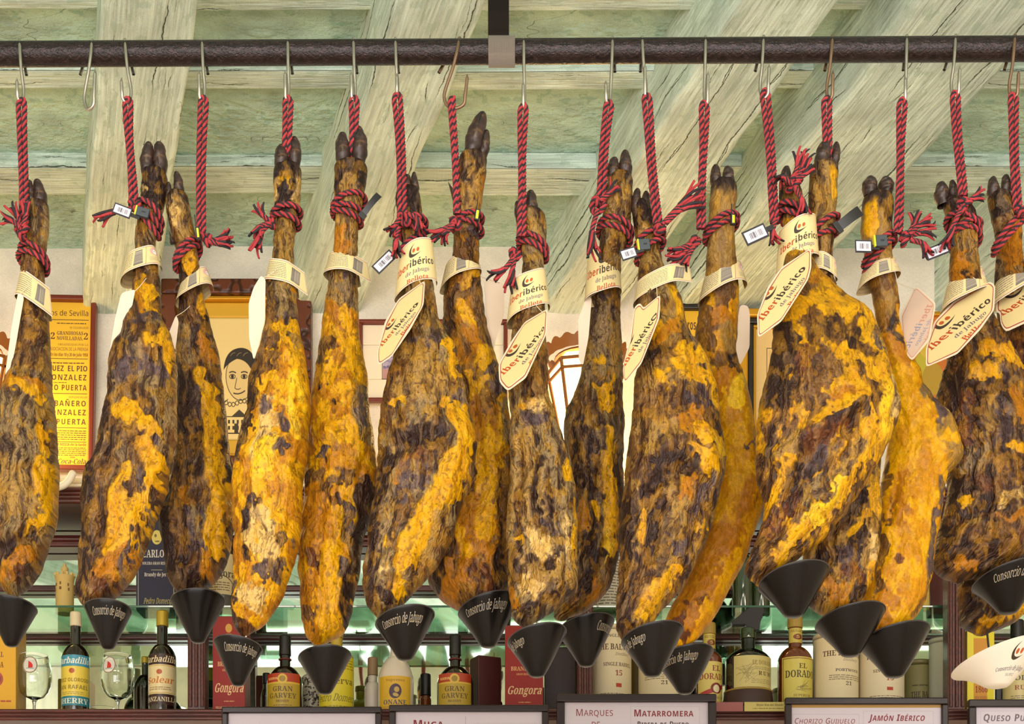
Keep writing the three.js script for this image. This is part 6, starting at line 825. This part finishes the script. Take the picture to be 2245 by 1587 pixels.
const cellCarlos = print(200, 340, (x, w, h) => { x.fillStyle = '#1c1830'; x.fillRect(0, 0, w, h); x.strokeStyle = '#b8a878'; x.lineWidth = 3; x.strokeRect(10, 10, w - 20, h - 20); x.fillStyle = '#cbb65a'; x.beginPath(); x.arc(104, 80, 26, 0, 7); x.fill(); x.fillStyle = '#6a5a20'; x.beginPath(); x.arc(98, 74, 6, 0, 7); x.fill(); x.fillRect(96, 92, 22, 5); text(x, 'CARLOS I', 106, 152, 38, '#d8cbb0', { font: 'serif', bold: 1, fit: 150 }); text(x, 'SOLERA GRAN RESERVA', 106, 178, 15, '#d8cbb0', { bold: 1, font: 'serif', fit: 150 }); x.fillStyle = '#b8a878'; x.fillRect(76, 196, 56, 2); text(x, 'Brandy de Jerez', 106, 220, 18, '#d8cbb0', { bold: 1, font: 'serif', fit: 130 }); text(x, 'Pedro Domecq', 106, 318, 28, '#cbb65a', { font: 'serif', skew: -0.3, fit: 140 }); });
carton('gift_box', 'dark blue black brandy box with a gold medallion on the glass shelf', 298, 1128, 386, { cell: cellCarlos, color: 0x1a1628, on: GLASS_Y, d: 4.3 });
carton('gift_box', 'reddish brown box on the glass shelf left of the right hand post', 2040, 1225, 2078, { color: 0x5a1c14, on: GLASS_Y, d: 4.34 });
carton('gift_box', 'narrow yellow box standing beside the reddish brown one on the glass shelf', 2026, 1240, 2038, { color: 0xd8b040, on: GLASS_Y, d: 4.3 });
const cellCent = print(160, 330, (x, w, h) => { x.fillStyle = '#d8c41e'; x.fillRect(0, 0, w, h); x.fillStyle = '#c98a2a'; x.fillRect(38, 30, 80, 300); x.fillStyle = '#e3cf3a'; x.fillRect(0, 0, 36, h); text(x, '1866', 84, 250, 38, '#7a2a1c', { font: 'serif', bold: 1, fit: 76 }); text(x, 'GRAN RESERVA', 82, 276, 16, '#8a4a1c', { font: 'serif', bold: 1, fit: 76 }); });
carton('gift_box', 'yellow and orange carton right of the right hand post behind the white cup', 2120, 1382, 2180, { cell: cellCent, color: 0xc8a824 });
carton('gift_box', 'black carton squeezed between the yellow carton and the last bottle', 2184, 1420, 2196, { color: 0x201a18, d: 4.24 });

function canister(label, x, w, top, cell, o2 = {}) {
  const o = thing('whisky_canister', label, 'canister', stuffGroup), d = o2.d ?? 4.26, base = o2.on ?? SHELF_Y, s = S(d), R = w / 2 * s, T = P(0, top, d).y - base, m = std(o2.color ?? 0xd8c8a4, 0.4);
  const tb = part(o, 'tube', lathe([[0, 0], [R, 0], [R, T - 0.016], [0, T - 0.016]]), m);
  part(o, 'lid', lathe([[0, T - 0.016], [R * 1.01, T - 0.016], [R * 1.01, T - 0.004], [R * 0.97, T], [0, T]]), m);
  part(o, 'rim', new THREE.TorusGeometry(R * 1.005, 0.0014, 6, 40).rotateX(Math.PI / 2).translate(0, 0.003, 0), std(0x8a7a58, 0.35, { metalness: 0.5 }));
  if (cell) part(tb, 'print', wrap(cell, R + 0.0005, 0.004, T - 0.018, 1.5, o2.turn ?? 0.45), cell.mat);
  o.position.set(P(x, 0, d).x, base, -d); return o;
}
const cellBalv = print(300, 380, (x, w, h) => { x.fillStyle = '#ddcda8'; x.fillRect(0, 0, w, h); text(x, 'SINGLE MALT', 150, 34, 20, '#5a4a38', { font: 'serif', bold: 1 }); text(x, 'THE BALVENIE', 150, 92, 38, '#4a2a1c', { font: 'serif', bold: 1, fit: 220 }); text(x, 'Distillery', 170, 118, 18, '#7a6a58', { font: 'serif', skew: -0.3 }); text(x, 'SINGLE BARREL', 150, 168, 24, '#4a3a30', { font: 'serif', bold: 1, fit: 150 }); text(x, '15', 150, 212, 34, '#8a2a1c', { font: 'serif', bold: 1 }); x.fillStyle = '#b03a22'; x.fillRect(136, 248, 28, 18); scribble(x, 60, 296, 190, 8, 10, '#7a6a50'); });
const cellBalv21 = print(300, 380, (x, w, h) => { x.fillStyle = '#e0cfa6'; x.fillRect(0, 0, w, h); text(x, 'SINGLE MALT', 150, 40, 20, '#5a4a38', { font: 'serif', bold: 1 }); text(x, 'THE BALVENIE', 150, 96, 38, '#4a2a1c', { font: 'serif', bold: 1, fit: 220 }); text(x, 'Distillery', 170, 122, 18, '#7a6a58', { font: 'serif', skew: -0.3 }); text(x, 'PORTWOOD', 160, 176, 20, '#4a3a30', { font: 'serif', bold: 1 }); scribble(x, 70, 196, 170, 3, 10, '#7a6a50'); text(x, '21', 160, 246, 28, '#4a3a30', { font: 'serif', bold: 1 }); x.fillStyle = '#a03a22'; x.beginPath(); x.ellipse(90, 330, 24, 15, -0.3, 0, 7); x.fill(); scribble(x, 130, 318, 110, 3, 9, '#8a7a60'); text(x, 'David Stewart', 180, 366, 20, '#5a4a38', { font: 'serif', skew: -0.4 }); });
canister('pale whisky canister marked 15, right of the middle wooden post', 1338, 92, 1378, cellBalv, { turn: 0.35 });
canister('brown whisky canister squeezed between two pale ones', 1398, 60, 1440, null, { color: 0x8a7234, d: 4.36 });
canister('pale whisky canister behind the overlapping cups', 1452, 104, 1392, cellBalv21, { turn: -0.1 });
canister('pale whisky canister marked 21 beside the tall rum bottle', 1832, 98, 1394, cellBalv21, { turn: 0.3 });
canister('pale whisky canister with red seal and small print under a plain cup', 1932, 98, 1404, cellBalv, { turn: 0.15 });
const cellDim = print(200, 200, (x, w, h) => { x.fillStyle = '#8f8450'; x.fillRect(0, 0, w, h); text(x, 'AGED', 140, 44, 14, '#3a3220', { font: 'serif', bold: 1 }); scribble(x, 50, 70, 130, 1, 12, '#5a5230'); text(x, 'THE BALVENIE', 120, 112, 28, '#3a2a1c', { font: 'serif', bold: 1, fit: 150 }); text(x, 'SINGLE MALT', 130, 152, 18, '#4a4028', { font: 'serif', bold: 1 }); scribble(x, 50, 168, 130, 3, 9, '#5a5230'); });
canister('small olive brown whisky canister standing further back', 2013, 68, 1452, cellDim, { color: 0x857a48, d: 4.4, turn: 0.1 });
canister('plain pale canister against the right hand post', 2066, 58, 1402, null, { d: 4.34, color: 0xcfcdb4 });
const cellNote = print(120, 180, (x, w, h) => { x.fillStyle = '#c9bda8'; x.fillRect(0, 0, w, h); scribble(x, 10, 12, 100, 17, 10, '#6a6050'); });
canister('pale printed canister on the glass shelf behind the slender ham', 1332, 70, 1215, cellNote, { on: GLASS_Y, d: 4.34, turn: 0, color: 0xb8ac98 });

const cellDor5 = print(180, 280, (x, w, h) => { x.fillStyle = '#d8c46a'; x.fillRect(0, 0, w, h); text(x, 'EL', 110, 52, 40, '#7a1c14', { font: 'serif', bold: 1 }); text(x, 'DORADO', 95, 100, 46, '#8a1c14', { font: 'serif', bold: 1, fit: 168 }); x.save(); x.translate(90, 160); x.rotate(-0.35); x.fillStyle = '#b02a22'; x.fillRect(-110, -12, 220, 24); x.restore(); x.fillStyle = '#7a1c14'; x.beginPath(); x.ellipse(110, 148, 34, 30, 0, 0, 7); x.fill(); x.fillStyle = '#e8dcb0'; x.beginPath(); x.ellipse(110, 150, 20, 22, 0, 0, 7); x.fill(); text(x, 'Five Year Old', 105, 206, 22, '#5a3a1c', { font: 'serif', skew: -0.3, fit: 120 }); text(x, 'DEMERARA', 105, 236, 24, '#b0862a', { font: 'serif', bold: 1, fit: 130 }); text(x, 'RUM - RHUM', 105, 264, 20, '#8a4a1c', { font: 'serif', bold: 1, fit: 120 }); });
const cellDor3 = print(200, 280, (x, w, h) => { x.fillStyle = '#d2c25a'; x.fillRect(0, 0, w, h); x.strokeStyle = '#8a5a1c'; x.lineWidth = 4; x.strokeRect(8, 8, w - 16, h - 16); text(x, 'EL', 112, 60, 34, '#3a2a18', { font: 'serif', bold: 1 }); text(x, 'DORADO', 104, 106, 50, '#3a2a18', { font: 'serif', bold: 1, fit: 168 }); x.strokeStyle = '#8a7a3a'; x.lineWidth = 2; for (let k = 0; k < 14; k++) { x.beginPath(); x.moveTo(70 + rnd() * 40, 150 + rnd() * 20); x.lineTo(110 + rnd() * 60, 120 + rnd() * 60); x.stroke(); } text(x, 'SUPERIOR', 110, 206, 18, '#7a5a1c', { font: 'serif', bold: 1 }); text(x, 'DEMERARA', 104, 234, 28, '#b0401c', { font: 'serif', bold: 1, fit: 150 }); text(x, 'RUM', 110, 260, 24, '#8a4a1c', { font: 'serif', bold: 1 }); });
const cellNeck = print(80, 110, (x, w, h) => { x.fillStyle = '#c8b24e'; x.fillRect(0, 0, w, h); x.fillStyle = '#7a3a1c'; x.beginPath(); x.arc(44, 66, 22, 0, 7); x.fill(); text(x, '5', 44, 76, 30, '#d8c46a', { font: 'serif', bold: 1 }); scribble(x, 8, 18, 60, 2, 10, '#7a5a1c'); });
bottle('rum_bottle', 'rum bottle with a red banner label and amber shoulders', { x: 1554, w: 58, top: 1366, cap: 1392, neck: 27, st: 1430, sb: 1448, glass: 'amber', capc: 'amber', labels: [[cellDor5, 1456, 1566, 1.25, 0.2], [cellNeck, 1392, 1424, 1.3, 0.2, 13.8]] });
bottle('rum_bottle', 'dark bottle hiding behind the rear black cup', { x: 1514, w: 26, top: 1480, cap: 1496, neck: 14, st: 1504, sb: 1516, d: 4.4, glass: 'black', capc: 'black' });
bottle('rum_bottle', 'tall rum bottle with a green gold label beside the canister marked 21', { x: 1743, w: 76, top: 1352, cap: 1378, neck: 29, st: 1420, sb: 1452, glass: 'amber', capc: 'amber', labels: [[cellDor3, 1448, 1566, 1.15, 0.15], [cellNeck, 1380, 1412, 1.3, 0.15, 15]] });
const cellRum = print(230, 170, (x, w, h) => { x.fillStyle = '#cfc07a'; x.fillRect(0, 0, w, h); x.strokeStyle = '#9a8a50'; x.lineWidth = 2; for (let k = 0; k < 26; k++) { x.beginPath(); x.moveTo(10 + rnd() * 90, 50 + rnd() * 100); x.lineTo(40 + rnd() * 90, 20 + rnd() * 120); x.stroke(); } text(x, 'EL DORADO', 160, 48, 30, '#8a7a40', { font: 'serif', bold: 1, fit: 130 }); scribble(x, 110, 64, 100, 2, 9, '#8a7a50'); text(x, 'RUM', 172, 106, 30, '#3a2c1c', { font: 'serif', bold: 1, gap: 6 }); scribble(x, 90, 130, 130, 3, 9, '#9a8a58'); });
{
  const o = bottle('rum_bottle', 'squat dark rum bottle with a big slanted black stopper', { x: 1640, w: 100, top: 1378, cap: 1402, neck: 30, st: 1424, sb: 1452, glass: 'black', capMat: GLASS.green, labels: [[cellRum, 1448, 1516, 1.0, 0.2]] });
  const s = S(4.26), Y = (py) => P(0, py, 4.26).y - SHELF_Y, g = new THREE.ExtrudeGeometry(new THREE.Shape([[-34, 1370], [-6, 1370], [0, 1382], [22, 1382], [24, 1366], [34, 1340], [30, 1332], [12, 1331], [0, 1336], [-36, 1366]].map(([x, y]) => new THREE.Vector2(x * s, Y(y)))), { depth: 0.022, bevelEnabled: true, bevelSize: 0.002, bevelThickness: 0.002, bevelSegments: 2 }); g.translate(0, 0, -0.011);
  part(o, 'stopper', g, CAP.black); part(o, 'leather_collar', lathe([[51 * s, Y(1556)], [56 * s, Y(1552)], [53 * s, Y(1520)], [50 * s, Y(1518)]]), Object.assign(std(0x3f2620, 0.5), { side: THREE.DoubleSide }));
  part(o, 'collar_band', new THREE.TorusGeometry(51.5 * s, 0.003, 8, 40).rotateX(Math.PI / 2).translate(0, Y(1519), 0), CAP.amber);
}
const cellLast = print(160, 200, (x, w, h) => { x.fillStyle = '#cbb878'; x.fillRect(0, 0, w, h); text(x, 'OLD', 90, 64, 32, '#3a2a1c', { font: 'serif', bold: 1 }); text(x, 'RUM', 90, 110, 30, '#8a3a1c', { font: 'serif', bold: 1 }); scribble(x, 40, 140, 90, 4, 10, '#7a6a40'); });
bottle('rum_bottle', 'dark bottle with a cream label cut by the right edge', { x: 2230, w: 72, top: 1360, cap: 1400, neck: 26, st: 1425, sb: 1450, glass: 'black', capc: 'black', labels: [[cellLast, 1470, 1560, 1.2, -0.1]] });
for (const [x, w, t, lab] of [[1628, 46, 1235, 'dark bottle on the glass shelf left of the highest plain cup'], [1668, 40, 1228, 'dark bottle on the glass shelf behind the widest ham']]) bottle('wine_bottle', lab, { x, w, top: t - 60, cap: t - 30, neck: 16, st: t - 20, sb: t + 10, on: GLASS_Y, d: 4.36, glass: 'green', capc: 'black' });
const cellVijo = print(170, 170, (x, w, h) => { x.fillStyle = '#c9b482'; x.fillRect(0, 0, w, h); x.strokeStyle = '#5a4020'; x.lineWidth = 4; x.beginPath(); x.arc(85, 170, 78, 3.3, 6.1); x.stroke(); text(x, 'Viejo', 85, 40, 24, '#5a4020', { font: 'serif', bold: 1 }); text(x, 'Gongora', 85, 98, 40, '#3a2818', { font: 'serif', bold: 1, fit: 150 }); scribble(x, 40, 122, 90, 4, 10, '#6a5030'); });
bottle('brandy_bottle', 'round shouldered bottle with an oval cream label on the glass shelf', { x: 484, w: 72, top: 1120, cap: 1150, neck: 24, st: 1178, sb: 1215, on: GLASS_Y, d: 4.34, glass: 'brown', capc: 'gold', labels: [[cellVijo, 1222, 1312, 1.2, 0.1]] });

// small tower ornament on the glass shelf
{
  const o = thing('tower_ornament', 'sand coloured model tower with a pointed top on the glass shelf', 'ornament'), d = 4.34, s = S(d), c = P(142, 0, d), Y = (py) => P(0, py, d).y - GLASS_Y, m = std(0xcaa860, 0.7), dk = std(0x6a4a24, 0.7);
  part(o, 'body', new THREE.CylinderGeometry(20 * s, 20 * s, Y(1275), 12).translate(0, Y(1275) / 2, 0), m);
  part(o, 'battlement', new THREE.CylinderGeometry(22 * s, 20 * s, 12 * s, 12).translate(0, Y(1270), 0), m); for (let k = 0; k < 12; k++) { const a = k / 12 * Math.PI * 2; part(o, 'merlon', box(5 * s, 6 * s, 3 * s, 0.0004, Math.sin(a) * 20.5 * s, Y(1261), Math.cos(a) * 20.5 * s), m); }
  part(o, 'turret', new THREE.CylinderGeometry(7.5 * s, 8 * s, 20 * s, 12).translate(0, Y(1255), 0), m); part(o, 'spire', lathe([[0, Y(1246)], [7 * s, Y(1246)], [4 * s, Y(1242)], [3.4 * s, Y(1238)], [0, Y(1232)]], 14), m);
  for (const [a, y, w] of [[-0.8, 1285, 3], [-0.2, 1283, 3], [0.65, 1286, 3], [-0.2, 1294, 4.5], [0.7, 1296, 4], [-1.0, 1296, 3]]) part(o, 'window', box(w * s, 6 * s, 2 * s, 0.0003, Math.sin(a) * 19.6 * s, Y(y), Math.cos(a) * 19.6 * s), dk);
  o.position.set(c.x, GLASS_Y, c.z);
}
// stemmed wine glasses
const cellSail = print(110, 140, (x, w, h) => { x.fillStyle = '#cfc8bc'; x.fillRect(0, 0, w, h); x.strokeStyle = '#7a6438'; x.lineWidth = 6; x.beginPath(); x.ellipse(55, 70, 50, 65, 0, 0, 7); x.stroke(); x.fillStyle = '#c8281e'; x.beginPath(); x.moveTo(44, 40); x.quadraticCurveTo(86, 62, 74, 96); x.lineTo(44, 98); x.closePath(); x.fill(); x.fillStyle = '#6a9a8a'; x.fillRect(30, 98, 54, 5); text(x, 'ANTONIO', 55, 30, 14, '#f2ead8', { bold: 1 }); text(x, 'ROMERO', 55, 122, 14, '#f2ead8', { bold: 1 }); });
function wineGlass(label, x, on, up, turn) {
  const o = thing('wine_glass', label, 'glass', 'stemmed wine glasses'), d = 4.25, s = S(d), c = P(x, 0, d), Y = (py) => (HORIZON - py) * s + EYE - SHELF_Y;
  const prof = [[30, 1437], [34, 1452], [37, 1472], [37.5, 1488], [36, 1503], [30, 1518], [20, 1528], [8, 1533], [4.5, 1538]], T = Y(1566);
  const outer = prof.map(([r, y]) => [r * s, Y(y)]).reverse(), inner = prof.slice(0, -1).map(([r, y]) => [r * s - 0.0014, Y(y) + (y > 1525 ? 0.0014 : 0)]); part(o, 'bowl', lathe([[0, Y(1538)], ...outer, ...inner, [0, Y(1532)]], 48), phys(0xf6faf6, 0.02, { transmission: 1, thickness: 0.0014, ior: 1.5 }));
  part(o, 'rim', new THREE.TorusGeometry(30 * s, 0.0007, 6, 44).rotateX(Math.PI / 2).translate(0, Y(1437), 0), phys(0xf4f6f2, 0.05, { clearcoat: 1 }));
  part(o, 'stem', lathe([[4.5 * s, Y(1538)], [3.2 * s, Y(1545)], [3 * s, Y(1556)], [4 * s, 0.006]], 16), phys(0xe8ece6, 0.03, { transmission: 0.9, thickness: 0.004, ior: 1.5 })); part(o, 'foot', lathe([[0, 0], [28 * s, 0], [28 * s, 0.0015], [6 * s, 0.006], [0, 0.006]], 36), GLASS.clear);
  const g = gridGeo(12, 10, (u, v) => { const a = (u - 0.5) * 0.9 + turn, y = lerp(1484, 1446, v), k = prof.findIndex((p) => p[1] >= y), A = prof[k - 1], B = prof[k], r = lerp(A[0], B[0], (y - A[1]) / (B[1] - A[1])) * s + 0.0006, [p, q] = cellUV(cellSail, u, v), e = Math.hypot((u - 0.5) * 2, (v - 0.5) * 2), f = e > 1 ? 1 / e : 1, uu = 0.5 + (u - 0.5) * f, vv = 0.5 + (v - 0.5) * f, aa = (uu - 0.5) * 0.9 + turn, [p2, q2] = cellUV(cellSail, uu, vv); return [Math.sin(aa) * r, Y(lerp(1484, 1446, vv)), Math.cos(aa) * r, p2, q2]; });
  part(o, 'emblem', g, cellSail.mat, 'oval printed emblem with a red sail'); o.position.set(c.x, SHELF_Y, c.z);
}
wineGlass('stemmed wine glass with a red sail emblem left of the sherry bottle', 75, SHELF_Y, 0, 0.05); wineGlass('stemmed wine glass with a red sail emblem right of the sherry bottle', 258, SHELF_Y, 0, -0.3);
// price card strips on the shelf front
const cellCard = print(200, 44, (x, w, h) => { x.fillStyle = '#c3b466'; x.fillRect(0, 0, w, h); text(x, 'Mejor Ron del Mundo', 120, 19, 15, '#5a4a24', { font: 'serif', bold: 1, skew: -0.2, fit: 130 }); scribble(x, 40, 31, 150, 1, 9, '#6a5a30'); });
for (const [l, r, mat, lab, cell] of [[1566, 1629, std(0x9a5a58, 0.6), 'dusky pink card strip under the squat rum bottle'], [1632, 1724, null, 'olive yellow card strip with two lines of print under the squat rum bottle', cellCard]]) {
  const o = thing('price_card', lab, 'card', 'cards on the shelf edge'), d = 4.132, s = S(d), c = P((l + r) / 2, 1549, d), w = (r - l) * s, h = 20 * s; const cm = part(o, 'card', box(w, h, 0.002, 0.0005), mat ?? std(0xc3b466, 0.6)); if (cell) part(cm, 'print', flat(cell, w, h).translate(0, 0, 0.0013), cell.mat); o.position.copy(c);
}
// framed menus hanging below the shelf
const MRED = '#7a1f2a', MINK = '#3a2a30', small = (x, s, px, py, size, col, o = {}) => { // capitals with larger initials
  const ws = s.split(' '); x.save(); x.translate(px, py); x.transform(o.sx ?? 1, 0, o.skew ?? 0, 1, 0, 0); x.fillStyle = col; let tot = 0; const parts = []; for (const w of ws) { const cap = w.length > 2; for (let i = 0; i < w.length; i++) { const z = i === 0 && cap ? size * 1.22 : size; x.font = (o.bold ? 'bold ' : '') + z + 'px sans-serif'; const m = x.measureText(w[i]).width; parts.push([w[i], z, m]); tot += m + 1; } parts.push([' ', size, size * 0.35]); tot += size * 0.35; }
  if (o.fit && tot > o.fit) { x.scale(o.fit / tot, 1); } let q = -tot / 2; for (const [ch, z, m] of parts) { x.font = (o.bold ? 'bold ' : '') + z + 'px sans-serif'; x.textAlign = 'left'; x.fillText(ch, q, 0); q += m + 1; } x.restore(); };
const MENUS = [
  [487, 1550, 837, 14, 'framed menu lettered in black, leftmost in the row', (x) => text(x, 'Anadízo Cubanante', 20, 62, 30, MINK, { align: 'left', bold: 1, sx: 0.95 })],
  [853, 1546, 1203, 15, 'framed menu with MUGA in wine red', (x) => { small(x, 'MUGA', 130, 60, 36, MRED, { bold: 1 }); x.strokeStyle = '#b0a8b0'; x.strokeRect(300, 40, 240, 200); x.fillStyle = '#a8a0a8'; x.fillRect(266, 14, 2, 220); text(x, 'Rioja', 420, 86, 26, MINK); }],
  [1220, 1522, 1570, 18, 'framed menu with MARQUES DE and MATARROMERA', (x) => { small(x, 'MARQUES', 122, 50, 30, MRED, { bold: 0, fit: 176 }); text(x, 'DE', 122, 94, 30, MRED); x.strokeStyle = '#b0a8b0'; x.strokeRect(258, 14, 270, 90); small(x, 'MATARROMERA', 392, 52, 29, MRED, { bold: 1, fit: 250 }); small(x, 'RIBERA DE DUERO', 388, 90, 22, MINK, { bold: 1, fit: 210 }); }],
  [1720, 1530, 2078, 15, 'framed menu with CHORIZO GUIJUELO and JAMÓN IBÉRICO', (x) => { x.fillStyle = '#b08a4a'; x.fillRect(0, 0, 620, 10); x.strokeStyle = '#b0a8b0'; x.strokeRect(4, 34, 250, 200); x.strokeRect(270, 22, 262, 200); small(x, 'CHORIZO GUIJUELO', 128, 68, 23, MRED, { skew: -0.2, fit: 236 }); small(x, 'JAMÓN IBÉRICO', 400, 58, 27, MRED, { bold: 1, skew: -0.2, fit: 216 }); small(x, 'DE BELLOTA', 400, 98, 26, MRED, { bold: 1, skew: -0.2, fit: 170 }); }],
  [2122, 1534, 2470, 17, 'framed menu with QUESO in grey at the right edge', (x) => { x.strokeStyle = '#b0a8b0'; x.strokeRect(20, 12, 300, 200); small(x, 'QUESO PURO', 138, 50, 30, '#6a6068', { bold: 1, skew: -0.15, fit: 230 }); small(x, 'DE OVEJA', 130, 92, 28, '#6a6068', { bold: 1, skew: -0.15, fit: 180 }); }],
];
const menuFrame = std(0x241618, 0.3), hookBrass = std(0xc8b48a, 0.4, { metalness: 0.6 });
MENUS.forEach(([l, t, r, fw, label, draw], i) => {
  const o = thing('framed_menu', label, 'menu', 'framed menus'), d = 4.06, s = S(d), b = t + 210, c = P((l + r) / 2, (t + b) / 2, d), w = (r - l) * s, h = (b - t) * s, k = fw * s;
  const cell = print(560, 300, (x, W2, H2) => { x.fillStyle = '#cfc6d2'; x.fillRect(0, 0, W2, H2); draw(x); });
  for (const [bw, bh, x, y] of [[w, k, 0, h / 2 - k / 2], [w, k, 0, -h / 2 + k / 2], [k, h - 2 * k, -w / 2 + k / 2, 0], [k, h - 2 * k, w / 2 - k / 2, 0]]) part(o, 'frame_rail', box(bw, bh, 0.02, 0.004, x, y, 0), menuFrame);
  part(o, 'backing', box(w - k, h - k, 0.004, 0, 0, 0, -0.006), std(0x5a4030, 0.7)); part(o, 'sheet', flat(cell, w - 2 * k, h - 2 * k).translate(0, 0, -0.002), cell.mat);
  for (const sx of [-0.3, 0.3]) part(o, 'hook', tube([V(sx * w, h / 2 - 0.01, -0.012), V(sx * w, h / 2 - 0.004, -0.05), V(sx * w, h / 2 + 0.006, -0.085)], 0.0014, 8, 6), hookBrass);
  o.position.copy(c);
});

scene.traverse((m) => { if (m.isMesh) shade(m); });
renderer.render(scene, camera);
